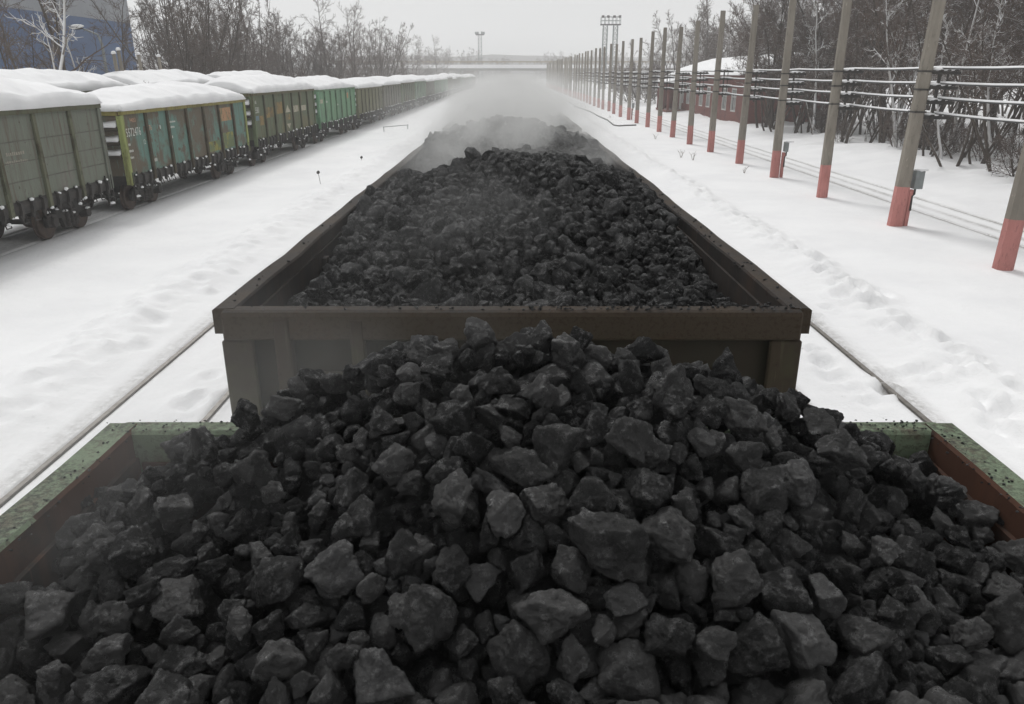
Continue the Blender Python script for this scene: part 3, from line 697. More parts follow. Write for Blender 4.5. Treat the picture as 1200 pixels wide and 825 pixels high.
# ------------------------------------------------------------------ coal
# settled lumps: shape, longest extent in mm, place in mm, turn (quaternion in hundredths)
REC = [
    (7,165,146,1390,218,89,2,-5,-45), (18,129,-228,1303,127,2,87,-36,-32), (18,116,169,1210,57,28,-95,1,-9), (15,131,555,1317,40,23,-66,62,36), (8,121,-39,1258,56,90,15,34,-22), (0,150,-935,1318,-92,18,42,-87,-18), (4,140,287,1463,209,0,-22,-92,32), (17,110,-323,1226,22,62,15,71,31),
    (3,120,446,1278,54,62,7,-3,78), (8,126,-460,1431,135,94,17,-27,8), (14,118,23,1296,128,51,-31,-5,80), (14,149,-1230,1583,-109,34,-20,85,35), (4,110,424,1382,132,78,-46,33,25), (15,122,653,1227,-5,61,36,68,-19), (11,142,-1025,1650,25,19,-87,44,-13), (18,129,1194,1573,-123,85,42,-27,17),
    (15,134,-848,1496,-4,9,74,67,-2), (15,123,-596,1455,89,69,5,-45,56), (10,150,-765,1215,-64,77,19,8,60), (8,117,550,1642,209,69,-18,-48,51), (7,118,54,1679,309,47,-3,10,87), (3,110,715,1355,14,91,35,5,20), (6,128,-40,1624,280,86,17,28,-39), (18,100,540,1409,80,60,15,-27,74),
    (19,113,260,1253,96,61,11,-69,-37), (3,91,-551,1277,22,50,-60,-61,10), (4,112,14,1550,228,97,8,0,24), (11,126,660,1688,211,65,33,38,57), (17,107,833,1856,219,63,48,8,60), (9,139,-808,1358,-79,42,18,89,11), (18,101,-200,1496,273,6,51,63,58), (17,95,213,1648,352,16,12,-95,22),
    (14,98,67,1392,165,92,-27,21,19), (17,83,657,1434,60,74,-66,-7,-2), (17,99,-199,1765,338,47,67,35,-45), (19,103,255,1542,279,75,-39,47,-27), (5,154,-1286,1575,-247,32,17,-64,68), (16,96,-421,1562,179,10,21,3,97), (19,98,-80,1484,250,54,-66,-51,12), (15,95,348,1253,83,28,96,0,-9),
    (6,113,437,1210,-41,2,53,-71,-46), (17,101,-733,1774,205,37,-50,-26,-74), (7,104,567,1867,313,13,32,-87,36), (11,98,339,1430,102,43,-43,-66,-43), (7,84,-307,1431,174,30,-35,-88,-14), (5,100,-35,1481,184,27,-4,96,-3), (5,118,131,1513,263,53,-78,11,-31), (14,91,-977,1392,-63,61,-34,-32,-64),
    (2,90,955,1418,-112,97,3,20,11), (11,100,-349,1677,267,72,61,-17,29), (17,97,-986,1777,72,44,-15,-52,72), (10,100,-999,1464,-37,36,-63,-27,-64), (7,72,59,1229,65,74,-41,29,-44), (2,95,-161,1664,312,90,-17,31,27), (14,79,1050,1499,-106,44,-75,37,32), (6,119,414,1487,160,50,82,16,-24),
    (14,90,991,1359,-134,93,14,-6,-34), (4,116,373,1889,375,29,95,-6,6), (12,100,712,1499,71,39,-30,-50,72), (13,123,533,1197,-36,26,-22,89,-31), (3,126,1385,2066,-135,34,-51,71,35), (1,140,98,2012,447,1,-73,-68,0), (17,73,-11,1408,148,45,76,47,-5), (6,123,-910,1584,6,93,-16,-9,-31),
    (13,116,-1173,1551,-200,26,-44,59,-62), (8,76,174,1324,143,95,-18,-6,26), (16,87,529,1732,259,46,27,9,-84), (10,82,-1122,1399,-147,59,-80,9,-8), (13,93,-436,1188,8,71,-7,-27,64), (11,114,357,1767,297,5,-12,47,-87), (0,103,148,1728,327,39,-75,-45,-28), (10,87,-74,1190,4,60,-61,40,-33),
    (19,139,-1171,1750,-29,11,-24,-27,-93), (13,97,275,1401,100,27,-76,-28,53), (0,95,-462,1656,210,36,-48,79,14), (3,82,123,1380,109,25,-75,-56,-25), (1,135,-1200,1714,-115,77,-48,4,-43), (7,79,-584,1366,23,49,46,-73,-12), (0,91,-164,1178,6,32,-84,-37,25), (8,91,833,1752,103,28,44,11,-85),
    (1,100,-98,1879,404,15,20,-59,-77), (13,94,-132,1410,116,37,-89,-16,22), (8,93,181,1324,88,11,-78,60,-15), (16,80,554,1563,160,54,18,-26,78), (11,97,-157,2150,445,68,-56,40,-25), (6,82,508,1483,126,73,43,22,-48), (4,106,565,2074,350,30,67,64,23), (15,94,101,1320,62,1,-15,-87,-47),
    (17,83,5,1841,393,7,40,-57,-72), (4,76,1172,1785,-96,76,-5,64,5), (2,116,1182,1490,-209,26,39,-42,-78), (18,87,475,1859,315,57,-23,-25,75), (15,68,-339,1336,45,4,-7,-56,83), (17,87,272,1679,287,47,-40,78,-9), (2,78,352,1763,383,39,17,25,-87), (18,90,-202,1615,268,3,-44,67,59),
    (19,77,278,1268,19,38,-69,-46,41), (0,115,848,2039,206,63,19,2,-75), (2,80,-816,1408,-24,82,7,-47,-32), (16,69,42,1164,39,10,26,35,-89), (2,82,673,1641,139,61,-4,11,79), (12,105,1411,1887,-160,21,70,-28,-62), (9,77,-513,1367,52,32,8,94,-8), (1,103,-1055,1578,-49,35,23,87,-25),
    (1,77,-415,1250,50,19,-39,-27,86), (8,88,-271,1987,395,7,-99,10,-11), (6,112,-1095,1841,46,4,-76,-5,-65), (16,84,877,1591,-5,38,-55,73,-12), (10,89,956,1670,9,28,34,79,42), (19,86,343,1263,25,35,-78,-42,30), (6,108,330,2107,401,43,-23,57,67), (3,89,-1393,1682,-138,28,-50,69,43),
    (16,61,-410,1366,67,13,-27,7,-95), (5,114,-1211,1381,-216,79,-59,1,-19), (16,80,-661,1374,-18,62,-57,-48,24), (7,60,-162,1275,64,48,76,-35,-25), (4,60,-653,1351,48,1,60,-22,-77), (18,89,-817,1995,258,62,73,-7,-28), (11,97,515,1956,334,59,-62,36,-38), (15,132,-698,2277,232,18,20,-96,-2),
    (15,83,-722,2019,268,7,-28,-86,-43), (8,76,-925,1486,27,53,80,15,23), (17,98,-1391,1649,-211,69,-3,16,71), (16,63,874,1620,53,83,-22,50,10), (18,73,-776,1556,40,91,-36,-14,16), (8,96,-63,1828,351,84,-44,14,-28), (3,76,-401,1790,318,28,46,-83,-14), (0,113,921,1312,-141,35,-84,-29,-28),
    (1,71,-204,1223,5,51,-14,33,-78), (19,66,-178,1370,160,22,79,9,56), (16,55,-642,1271,-66,60,-14,1,-79), (17,83,33,2053,467,57,-30,6,-77), (1,91,880,1382,-121,98,-12,17,4), (5,92,191,1680,273,26,23,41,-84), (4,78,-1127,1675,1,46,-52,53,-48), (16,75,1263,1710,-129,26,-37,-20,-87),
    (15,89,-681,1318,-82,73,-31,61,-10), (14,68,-371,1400,109,60,-19,77,-8), (1,103,279,1819,342,81,-24,26,46), (7,106,-987,2028,137,7,-76,45,45), (10,77,418,1723,303,31,-15,82,45), (0,90,264,1939,393,45,-69,50,26), (14,103,850,1225,-80,89,-30,-32,8), (15,65,-540,1224,-21,37,70,-27,-55),
    (6,59,-476,1302,35,18,-71,51,45), (15,66,131,1273,97,49,65,13,56), (2,165,1138,1339,-201,7,74,-46,-48), (17,64,-590,1549,115,75,53,24,-32), (6,74,607,1562,112,79,47,24,-31), (8,72,103,1194,7,93,18,9,30), (4,159,753,1167,-52,26,-82,-44,25), (19,103,202,2209,338,11,9,-99,0),
    (15,71,41,1475,187,5,-21,-86,46), (11,87,775,1373,-35,42,-80,18,-38), (16,67,475,1660,197,18,-86,46,-10), (3,110,1308,2116,-70,40,3,-47,79), (18,168,-1144,2321,-24,57,4,-27,-78), (18,79,77,1623,242,36,-84,-39,9), (8,81,-115,1793,341,70,-62,31,-16), (18,79,-1462,2146,-121,1,-37,93,5),
    (11,74,-340,1871,370,74,-41,-11,-52), (11,77,344,1554,220,31,-79,27,45), (13,91,1021,1671,-46,64,59,47,15), (4,79,-1111,1577,-131,65,-63,3,42), (13,83,-271,1484,138,64,-60,-26,40), (7,81,1077,1453,-160,6,34,-69,-64), (1,90,1222,1942,14,74,-26,-25,-57), (3,65,-197,1444,150,17,45,26,84),
    (4,78,958,1536,-97,23,-19,37,88), (5,67,-310,1618,247,37,-4,-9,93), (19,87,769,2084,236,28,-66,58,38), (10,78,771,1829,179,61,-22,15,-75), (18,73,882,1744,73,57,56,-16,-59), (12,96,-114,1613,246,22,4,-88,41), (12,83,492,1574,179,74,42,37,38), (9,122,-1369,1980,-122,28,93,22,7),
    (6,57,-116,1322,70,10,88,-44,-13), (16,68,1023,1566,-120,51,53,-39,-55), (6,80,586,1281,-32,10,-44,-84,-32), (14,62,834,1476,-13,51,36,77,11), (5,76,383,1672,254,26,77,-42,-40), (9,76,-720,1379,-60,39,-21,-26,86), (18,91,-621,2224,252,84,-17,33,40), (7,73,-959,1520,-48,55,65,14,50),
    (12,58,-492,1239,-7,29,-26,80,46), (11,62,885,1528,-8,32,-20,54,76), (13,95,866,1480,-61,28,71,-9,64), (11,87,1049,1623,-111,14,-82,56,1), (3,73,-130,2118,382,12,74,62,24), (13,127,1383,2400,-133,62,-56,26,49), (5,77,1199,1833,-58,2,-82,35,44), (1,93,-171,1554,224,73,-20,-47,45),
    (8,82,-111,1488,193,26,-59,60,-47), (7,74,921,1539,-48,34,-45,-82,12), (1,91,-526,1507,125,76,12,-24,-59), (18,69,-247,1723,295,41,68,-48,-36), (8,93,-318,2061,409,90,-19,33,24), (11,78,808,1364,-89,17,35,92,-3), (5,57,-752,1685,101,65,-25,-72,1), (19,73,-391,1297,34,23,-78,-55,-19),
    (0,86,-43,1359,101,17,63,75,15), (13,89,-942,1435,-116,83,-4,53,-18), (4,45,-150,1238,31,37,-89,-8,-25), (11,98,322,1158,-1,51,-10,-10,-85), (3,55,-685,1739,153,66,13,-72,18), (9,99,-61,2175,399,9,-5,-30,-95), (15,74,-290,1337,94,2,-83,-48,-29), (4,68,-407,1474,116,39,45,-7,80),
    (16,56,-827,1720,71,53,8,3,-85), (7,97,-1310,2155,-103,75,57,-11,-31), (13,74,-732,1298,-72,84,14,14,-51), (11,66,572,1517,105,64,3,-39,66), (17,59,-669,1576,68,75,-58,-13,30), (1,80,-186,1857,368,47,77,-2,-44), (13,84,-360,1770,273,15,23,95,-16), (0,79,99,1255,36,91,30,6,29),
    (1,63,-736,1423,-31,12,-1,53,84), (5,55,-93,1444,148,2,88,-27,-40), (9,81,-284,1777,292,38,-81,-44,3), (18,65,-58,1740,307,52,11,-85,-4), (8,95,-1153,1423,-209,33,-72,57,19), (19,59,-485,1784,239,12,92,-16,34), (4,100,742,2286,161,27,28,12,-91), (5,92,246,1163,-16,39,-58,56,-44),
    (11,71,-349,1959,393,38,-69,-62,10), (15,75,-442,1289,-1,37,-30,87,15), (7,62,1171,1728,-129,60,38,62,33), (14,60,-701,2101,287,45,-35,69,-45), (8,64,-411,1975,379,19,-52,59,-59), (3,57,-447,1784,274,39,-89,9,22), (5,78,-547,1456,33,27,48,83,-7), (10,72,-628,1331,-35,76,33,56,0),
    (0,78,1187,1902,-45,36,-17,-89,-22), (2,64,735,2139,242,41,72,-52,-20), (2,57,-315,1815,315,20,83,0,-52), (15,58,-527,1612,172,43,-81,38,-11), (5,120,-1379,1559,-279,70,-25,54,-40), (18,55,-876,1707,45,8,-74,-7,66), (8,60,1225,1764,-120,25,-31,91,10), (3,58,885,1436,-98,13,67,50,52),
    (11,61,1111,1721,-106,4,8,19,98), (2,58,-826,1623,43,47,45,74,-15), (8,109,329,2688,90,71,22,60,-30), (18,170,-1313,1470,-276,14,58,-72,36), (0,68,814,1671,39,32,5,-89,-32), (13,67,1026,1779,1,19,7,-18,96), (15,99,181,1550,217,63,36,38,-57), (2,100,-1284,1911,-77,55,57,-61,-5),
    (12,68,112,1672,271,10,-59,80,5), (7,53,-190,2055,396,27,17,16,-93), (14,80,-250,2075,417,18,90,-28,28), (7,67,-831,1828,147,57,33,-69,-30), (1,84,453,1756,276,14,85,3,50), (12,75,68,1861,363,20,-84,-48,-13), (12,68,398,1349,76,48,-16,-42,-76), (3,59,-681,1407,40,6,82,56,0),
    (15,73,-494,1340,13,11,-49,-53,-68), (18,62,782,1503,-33,30,23,92,5), (17,69,932,1894,166,34,91,-18,17), (17,76,-1405,1932,-198,48,-11,20,85), (13,69,1123,2047,39,24,-17,-9,95), (2,58,-938,1973,144,33,-53,-5,-78), (3,165,199,1062,18,4,-20,93,-31), (10,53,-293,1302,21,18,-3,-98,8),
    (2,79,411,2234,306,71,22,-28,61), (19,75,1377,1996,-161,73,5,-65,-22), (1,64,-277,1826,335,54,-54,61,-21), (8,73,150,2213,401,22,-81,-37,-40), (15,62,-392,1522,142,0,-30,0,95), (7,47,-512,1412,63,20,-7,95,-23), (15,82,266,2070,395,66,22,2,72), (3,52,423,1660,206,59,61,50,-19),
    (16,64,322,1704,250,72,-3,69,-11), (16,58,-610,1630,113,20,38,-58,-69), (0,128,881,2115,186,25,-92,29,-9), (6,57,-872,1409,-82,49,27,-60,58), (15,74,745,1508,2,15,-47,4,87), (10,53,351,1697,287,7,-91,39,-12), (0,121,-257,1172,-25,7,-6,98,16), (19,57,583,1461,103,33,-23,-81,-44),
    (14,94,-1152,2250,-82,75,-42,-22,47), (7,44,359,1219,-16,60,-42,57,-38), (11,66,950,1619,-38,31,4,-64,70), (8,85,-101,1691,262,6,78,55,28), (18,51,639,1843,255,35,-2,36,-86), (2,61,-427,2026,389,65,-21,-73,-7), (19,61,1273,1767,-91,34,25,-71,56), (18,70,-496,1295,-26,74,-6,33,-58),
    (8,60,-833,1765,91,48,-8,87,6), (9,86,-304,1926,378,63,-28,-41,-59), (3,47,-785,1419,-62,66,39,-7,63), (9,97,-1315,1861,-158,64,-6,-11,76), (3,69,370,1641,207,83,7,14,-54), (14,65,-388,2070,384,48,14,33,80), (14,57,817,1556,-24,24,-3,2,97), (15,80,199,1399,116,95,-18,-14,19),
    (13,83,-1115,1513,-213,7,-91,-34,-23), (15,59,280,1474,116,58,1,-9,-81), (12,76,-1249,1994,-70,49,-79,18,-32), (7,45,-732,1530,32,63,24,9,73), (15,45,-321,1412,99,14,-59,47,-64), (13,80,805,2127,239,37,54,-76,-8), (10,68,1142,1991,41,44,10,82,-36), (2,54,-1112,1972,64,58,-4,-60,-54),
    (3,75,799,1432,-54,38,-54,54,52), (7,53,-541,2119,328,78,23,-57,-12), (3,77,1127,2161,-17,73,24,48,-42), (14,116,1108,2249,15,60,-29,-59,46), (15,51,-450,1971,357,14,-62,55,55), (18,73,-587,1302,-29,34,21,-13,91), (9,80,456,1533,159,53,-3,-71,-47), (16,54,-272,1674,260,58,6,-71,39),
    (14,59,1480,2045,-128,21,72,-64,-19), (0,74,-1186,1975,18,43,-40,-58,57), (2,54,-695,2202,199,39,27,-86,-19), (1,90,688,1324,-56,78,-48,13,38), (12,66,226,1355,91,21,48,-46,-72), (12,52,-438,1342,34,6,-52,-82,24), (12,59,424,1586,159,65,-17,-46,58), (2,78,-413,2174,365,86,-42,-30,-1),
    (15,45,442,1367,66,35,68,51,-40), (4,45,344,1367,64,11,34,77,-53), (8,69,-850,2377,44,67,41,-39,48), (2,48,-136,1870,361,54,63,-32,-46), (4,51,-340,1458,121,95,-20,-22,-12), (15,89,152,1630,237,38,37,31,-79), (4,48,920,1486,-102,86,37,16,31), (2,52,809,2100,171,22,9,-23,-94),
    (19,74,792,1290,-98,33,43,9,83), (9,50,322,1351,100,82,-16,-31,-45), (13,61,-471,1436,52,11,-37,-61,-69), (18,82,462,2158,322,8,94,27,20), (14,100,-1213,1652,-202,44,46,65,-41), (2,42,-240,1447,129,64,-40,46,46), (18,64,225,1631,237,82,35,-38,-23), (7,46,-1025,1954,91,29,-56,-75,20),
    (17,48,-216,1395,133,9,-48,84,23), (13,49,148,1660,292,71,13,69,11), (6,47,148,1605,280,14,-95,-26,3), (8,49,376,1407,48,15,90,-39,14), (5,40,-83,1326,76,29,6,-93,22), (9,51,1148,1695,-159,49,-37,79,-3), (17,52,-388,1281,-18,63,-25,67,30), (2,46,-926,1906,109,24,16,91,31),
    (4,61,568,1978,327,42,31,-45,72), (16,48,-667,1454,15,35,45,29,-77), (0,63,124,1157,12,13,-36,60,-71), (5,52,-251,1555,207,48,18,55,66), (8,111,1250,2280,-155,1,18,-60,-78), (18,61,-717,2376,85,2,64,-72,27), (16,53,-878,2169,114,18,-88,33,-29), (10,40,-227,1509,154,28,-5,85,44),
    (9,85,-963,2278,39,55,-14,53,-63), (10,61,-926,2046,140,12,-4,98,-16), (18,73,73,1526,192,8,-92,30,-26), (8,45,19,1972,436,32,28,78,46), (12,79,1177,2140,-50,2,49,47,-73), (7,45,-181,1408,91,16,68,-47,54), (13,61,931,1770,48,14,-18,-86,46), (16,81,-1108,2217,24,72,57,-37,15),
    (17,55,746,1306,-55,49,84,21,-7), (10,64,-84,2101,387,94,-18,-29,0), (7,62,-670,2379,111,95,17,23,-8), (2,45,-546,1660,179,18,-52,-78,32), (5,59,-475,2068,371,38,-26,21,-86), (18,67,197,1473,237,58,-53,-62,4), (0,63,467,1607,147,63,76,16,0), (13,68,1299,1904,-139,12,-21,89,-39),
    (4,64,-793,2370,71,83,-52,10,-18), (17,49,314,1328,68,41,-89,4,-20), (7,76,-1148,2170,-45,75,43,13,49), (15,40,-721,1599,66,10,32,94,-6), (5,65,-140,1929,380,31,-79,-49,18), (10,65,1286,2195,-150,80,-49,15,32), (11,70,-280,1402,107,36,-69,-31,54), (6,52,980,1762,12,27,28,-54,-74),
    (9,105,-551,1255,-76,52,-27,79,-21), (5,52,171,1837,330,4,62,13,-77), (2,73,-1017,2298,-19,84,29,11,-44), (3,45,-780,1693,56,24,-70,-65,-19), (8,66,989,1495,-129,86,-3,36,37), (18,94,-316,2141,386,19,5,57,80), (6,65,644,1534,56,24,36,-20,-88), (9,53,-530,1717,197,42,39,36,74),
    (13,47,-477,1390,40,31,35,7,-88), (2,47,-499,1234,-55,34,82,-43,15), (11,52,1271,1986,-51,69,16,57,-41), (19,62,46,1756,332,12,-24,20,-94), (5,85,1036,2239,75,91,-19,4,36), (7,55,-1125,1629,-90,33,76,-55,3), (6,58,618,1633,128,69,-15,23,67), (15,58,617,2025,316,58,47,63,-20),
    (1,66,217,1817,318,13,32,74,-58), (3,40,-42,1965,437,56,-14,14,-80), (15,70,-780,2419,29,54,-32,7,78), (13,45,-149,1575,273,52,48,-64,29), (6,45,842,1633,6,7,-26,96,-5), (17,65,-1092,1646,-42,17,23,-2,-96), (3,62,-1187,1859,-49,69,49,-9,52), (4,98,1300,1765,-179,13,-54,17,81),
    (4,70,365,2298,263,67,8,22,71), (16,70,1376,1772,-171,3,68,-16,71), (19,48,-1046,1824,13,39,-49,74,25), (14,40,684,1421,-19,51,69,-48,-18), (4,114,-1379,2145,-184,22,-49,32,78), (4,42,890,1868,146,4,-8,96,-27), (3,40,1030,1962,108,93,-3,16,33), (6,45,-171,1370,65,44,-30,-15,83),
    (11,59,-637,1605,81,39,24,-71,54), (19,45,-805,1814,114,35,-37,86,-1), (10,55,41,1287,44,68,-33,66,-5), (19,56,636,1891,282,62,-68,-9,38), (10,48,-13,1975,450,53,-37,-70,30), (6,75,213,1257,15,27,2,9,96), (7,86,882,2371,65,57,12,-75,-32), (10,40,-603,1667,140,56,13,-69,45),
    (19,83,1326,2240,-191,13,25,-94,19), (1,89,243,2274,291,78,60,-7,-14), (16,61,431,1811,283,19,-88,28,-34), (0,71,319,1659,226,69,-20,7,69), (18,41,-205,1539,182,13,98,-4,16), (11,63,-809,2165,177,30,36,-65,60), (1,47,128,1832,333,87,-30,28,25), (9,101,929,2300,35,56,-55,37,-50),
    (12,74,-996,1705,-21,11,-55,-4,83), (19,77,401,1468,108,41,-82,2,40), (5,56,-835,2213,126,31,85,32,27), (3,85,1044,1339,-198,83,-55,-10,2), (10,74,855,1298,-115,86,25,33,30), (17,45,-1086,1388,-195,89,-37,-22,14), (7,68,989,1615,-85,4,-60,59,54), (9,74,502,2034,324,79,36,-20,-45),
    (10,67,-1411,2210,-144,48,28,-5,83), (1,54,264,1550,196,76,-14,13,-63), (6,155,1230,2353,-141,90,-29,-15,-29), (6,74,1000,2060,117,44,-23,-74,46), (0,52,86,1827,339,3,60,-79,11), (17,52,510,1548,121,69,39,-21,58), (0,101,598,1474,50,22,-19,-74,-61), (0,62,150,2164,355,71,59,29,-27),
    (2,77,1121,2220,-57,27,-55,67,-42), (0,71,527,1431,29,76,20,46,-42), (6,86,1181,2219,-98,1,12,-38,92), (1,59,413,1723,231,24,-27,91,-19), (3,102,-1015,1524,-100,24,-93,-18,-19), (15,65,-1200,2152,-90,41,-90,-11,-4), (7,61,1246,2195,-110,60,-65,-36,-28), (1,85,1402,2399,-330,43,78,-16,-43),
    (7,58,1339,2399,-306,43,-72,-34,-43), (10,71,-1043,2205,-8,52,32,-79,5), (16,97,-504,2186,314,1,95,-29,-12), (15,76,1285,2308,-213,81,26,-52,-3), (13,44,116,1885,381,89,-16,-33,-29), (1,61,-645,1423,-30,33,-84,40,17), (12,81,353,1592,178,8,5,96,26), (10,67,-223,2209,324,4,54,-10,-83),
    (1,72,741,1460,-29,59,28,-66,38), (4,66,-1074,1446,-207,53,55,28,59), (18,40,-681,1525,42,21,-39,86,27), (2,46,865,1669,29,53,27,68,-43), (10,51,1240,2229,-150,9,-54,-66,51), (6,83,-912,2377,11,16,-66,37,63), (11,75,1051,2112,89,25,-85,-37,-28), (3,54,-622,2268,203,91,28,29,12),
    (14,60,-20,2095,405,84,-7,-37,40), (15,45,356,2239,303,56,82,-3,5), (1,93,1242,2181,-55,84,-10,-29,44), (16,121,-974,1307,-160,12,20,91,-34), (6,45,-1148,1991,40,38,5,50,-78), (4,72,-503,2431,162,43,-14,-24,-86), (16,114,-188,2417,243,14,-22,-88,-39), (2,62,-445,1463,70,79,28,-15,-52),
    (8,87,1104,1438,-241,40,-89,-5,-22), (19,68,1303,1843,-139,40,-91,-7,8), (9,53,-468,1715,220,92,25,3,-30), (1,49,-973,2311,-9,55,49,50,-45), (6,77,-1297,2056,-115,10,4,71,70), (13,74,-1212,2430,-225,1,-24,-69,68), (14,80,-14,1133,-1,6,-73,7,-68), (10,76,602,1664,168,22,32,92,6),
    (8,52,-211,1692,287,62,47,7,63), (0,45,-703,1476,19,52,83,-16,13), (15,45,-1090,1945,46,4,31,24,-92), (8,51,-562,2266,222,28,-17,91,-24), (18,74,-12,2145,367,16,53,82,-11), (15,75,1351,1885,-165,33,71,10,62), (19,41,-1032,2111,28,68,22,-37,-59), (1,58,-855,1671,17,13,-8,-68,71),
    (9,62,301,1576,198,4,93,-15,34), (2,72,1406,1964,-187,18,-72,9,-67), (1,65,145,1433,124,60,-74,14,-26), (13,90,20,2325,273,5,83,16,-53), (8,75,1394,2231,-277,35,-22,0,91), (7,44,-753,1364,-112,19,-37,-90,15), (19,71,-1199,2222,-119,33,-2,32,89), (9,119,-226,1105,8,57,-18,43,67),
    (4,59,-1346,2077,-142,30,75,38,46), (4,45,1392,2264,-322,36,16,39,83), (15,59,-838,2428,-10,41,-15,12,89), (9,48,-307,1861,331,10,-61,69,37), (13,60,1325,2172,-189,7,1,23,-97), (18,77,558,2300,235,46,-38,-59,-55), (16,50,1105,1532,-194,5,72,-68,-12), (2,62,-660,2558,34,26,-23,-34,87),
    (3,58,-886,2414,-13,9,-28,-83,48), (16,47,1233,2364,-215,0,81,57,14), (7,42,-847,1632,-4,84,39,-1,-37), (12,63,1191,2401,-217,50,22,-69,47), (18,60,-1173,2312,-141,42,73,54,1), (7,40,-36,1875,361,3,-35,23,-91), (19,40,-1002,2210,13,30,-31,-75,-50), (19,50,1017,2000,108,83,39,-6,40),
    (17,42,1235,1815,-107,62,-55,-51,23), (12,50,1135,2349,-158,8,-44,3,-89), (6,45,495,1664,152,30,-72,-62,-10), (3,97,-2,2315,350,37,-29,79,-40), (16,49,642,1786,190,86,47,18,-8), (5,74,-622,1521,73,20,34,27,88), (7,61,269,1996,390,27,65,-27,-65), (10,46,382,1514,116,41,47,75,22),
    (13,60,-908,2330,26,53,39,42,-62), (15,104,1219,2385,-48,66,-19,44,58), (14,59,1155,2116,29,79,-42,29,34), (4,75,1337,2138,-147,5,-84,40,37), (18,75,-769,2261,182,35,34,-71,-51), (8,87,-636,2387,164,51,62,-28,-53), (15,71,-1053,1344,-191,8,-60,68,42), (10,116,-660,1171,-79,42,39,64,51),
    (10,63,233,1436,138,77,-39,-50,9), (2,46,525,1705,167,40,10,-25,-88), (5,67,1013,2377,-41,38,79,-4,-49), (18,55,46,2145,365,84,-44,4,-32), (5,66,-738,1289,-121,51,21,-35,-76), (0,59,-548,1523,51,28,-77,-53,-23), (1,52,-195,2142,401,69,-30,-14,65), (17,77,-1253,2379,-213,9,46,79,-40),
    (14,65,-1326,1751,-185,37,57,-70,-20), (16,50,-652,1488,37,25,-51,73,38), (8,63,97,2529,198,78,11,-3,61), (18,102,1262,2409,-243,88,-39,23,13), (7,95,586,2542,160,77,44,23,40), (13,65,1156,2403,-176,70,29,37,-53), (19,148,1148,2310,-62,80,-40,-42,-19), (2,75,891,2273,86,17,-94,-27,-14),
    (4,116,-775,2510,73,16,-81,55,-9), (9,82,-1211,2201,-57,32,-31,89,-11), (5,70,-1070,1547,-165,36,69,56,26), (11,60,165,2334,267,58,-60,44,33), (9,69,-1057,2284,-65,11,2,38,92), (16,45,369,1339,37,11,-14,-39,-90), (9,61,-746,2192,175,39,28,47,75), (7,61,711,1552,33,17,-31,17,92),
    (5,49,1365,2281,-261,49,-76,-21,-38), (8,68,-618,2544,72,15,-28,45,-83), (16,54,-311,2207,394,76,-42,18,46), (3,51,-595,2483,106,37,-60,-46,-54), (5,99,-1380,1795,-235,93,2,28,-22), (19,79,-1364,2325,-298,3,-33,43,-84), (6,60,1064,2043,78,55,10,47,68), (1,50,-57,2196,319,31,7,-60,-73),
    (18,76,-1182,2387,-175,82,16,-54,7), (17,73,-1234,2098,-72,30,29,-40,82), (10,83,-375,2128,352,72,-5,5,-69), (15,65,-83,2147,345,39,55,-74,2), (10,43,-54,2109,369,23,64,65,33), (12,43,1331,2091,-148,46,55,-59,37), (8,52,-18,2246,304,32,74,-47,-37), (11,40,-636,2448,91,5,9,-47,87),
    (12,40,889,1698,35,10,49,76,41), (2,53,639,1713,141,48,75,29,-37), (18,40,187,1291,44,5,11,-90,-42), (7,64,625,2565,49,52,28,76,-26), (6,41,-579,1435,-9,16,86,-41,-28), (8,92,-1392,2224,-258,80,-41,-44,6), (17,70,-261,2202,352,24,-85,27,39), (10,95,-194,2300,301,7,-28,-88,38),
    (14,45,1369,2430,-357,64,-11,-76,-7), (12,84,520,2231,270,4,76,37,-53), (15,69,706,1240,-76,73,52,7,43), (11,55,-1280,2097,-133,46,0,48,-75), (8,53,56,1591,195,76,-16,19,-60), (9,55,-590,2391,161,21,62,61,45), (12,66,-1012,2443,-69,2,37,91,-17), (6,45,-62,1653,237,55,74,-19,-33),
    (15,52,-1079,1539,-94,62,-24,-74,-10), (6,56,-468,2139,372,2,0,95,32), (6,59,814,1503,-64,34,-3,44,-83), (8,64,374,1743,232,36,-5,41,-84), (11,42,339,1373,29,53,-58,-61,10), (18,68,243,1496,141,67,6,-29,68), (0,52,915,2342,-5,16,91,-39,-3), (11,40,412,1889,322,28,-86,7,-43),
    (5,42,812,2146,139,29,46,73,-40), (7,68,-783,2492,2,3,-11,73,-68), (9,50,387,2427,170,10,-97,11,17), (13,58,761,1263,-80,33,38,86,-9), (0,57,857,2093,141,81,12,32,48), (2,100,1386,2208,-215,90,19,-31,25), (4,78,583,1416,20,37,11,92,-6), (9,99,-1041,1680,-64,76,21,-57,-24),
    (12,131,-473,2408,212,93,21,23,20), (16,57,430,1416,76,20,41,77,-44), (7,49,534,1642,149,10,7,-93,36), (15,50,-1210,2337,-177,24,-68,67,-17), (3,45,-241,2490,187,53,-39,58,-48), (15,87,-1184,1478,-267,3,-2,99,13), (1,51,-543,2242,250,13,-21,53,-81), (12,92,-877,1504,-79,75,27,-29,-52),
    (8,87,1359,2256,-140,75,12,-62,-19), (9,67,-1188,1516,-229,83,48,30,1), (0,52,1210,2165,-90,25,92,-28,-8), (11,54,579,2456,124,24,-53,22,79), (12,84,-747,2372,122,43,-6,66,-61), (14,76,-1401,1673,-311,3,4,-41,91), (10,51,-992,2339,-36,43,-88,17,-1), (16,49,856,1540,-60,37,-41,16,82),
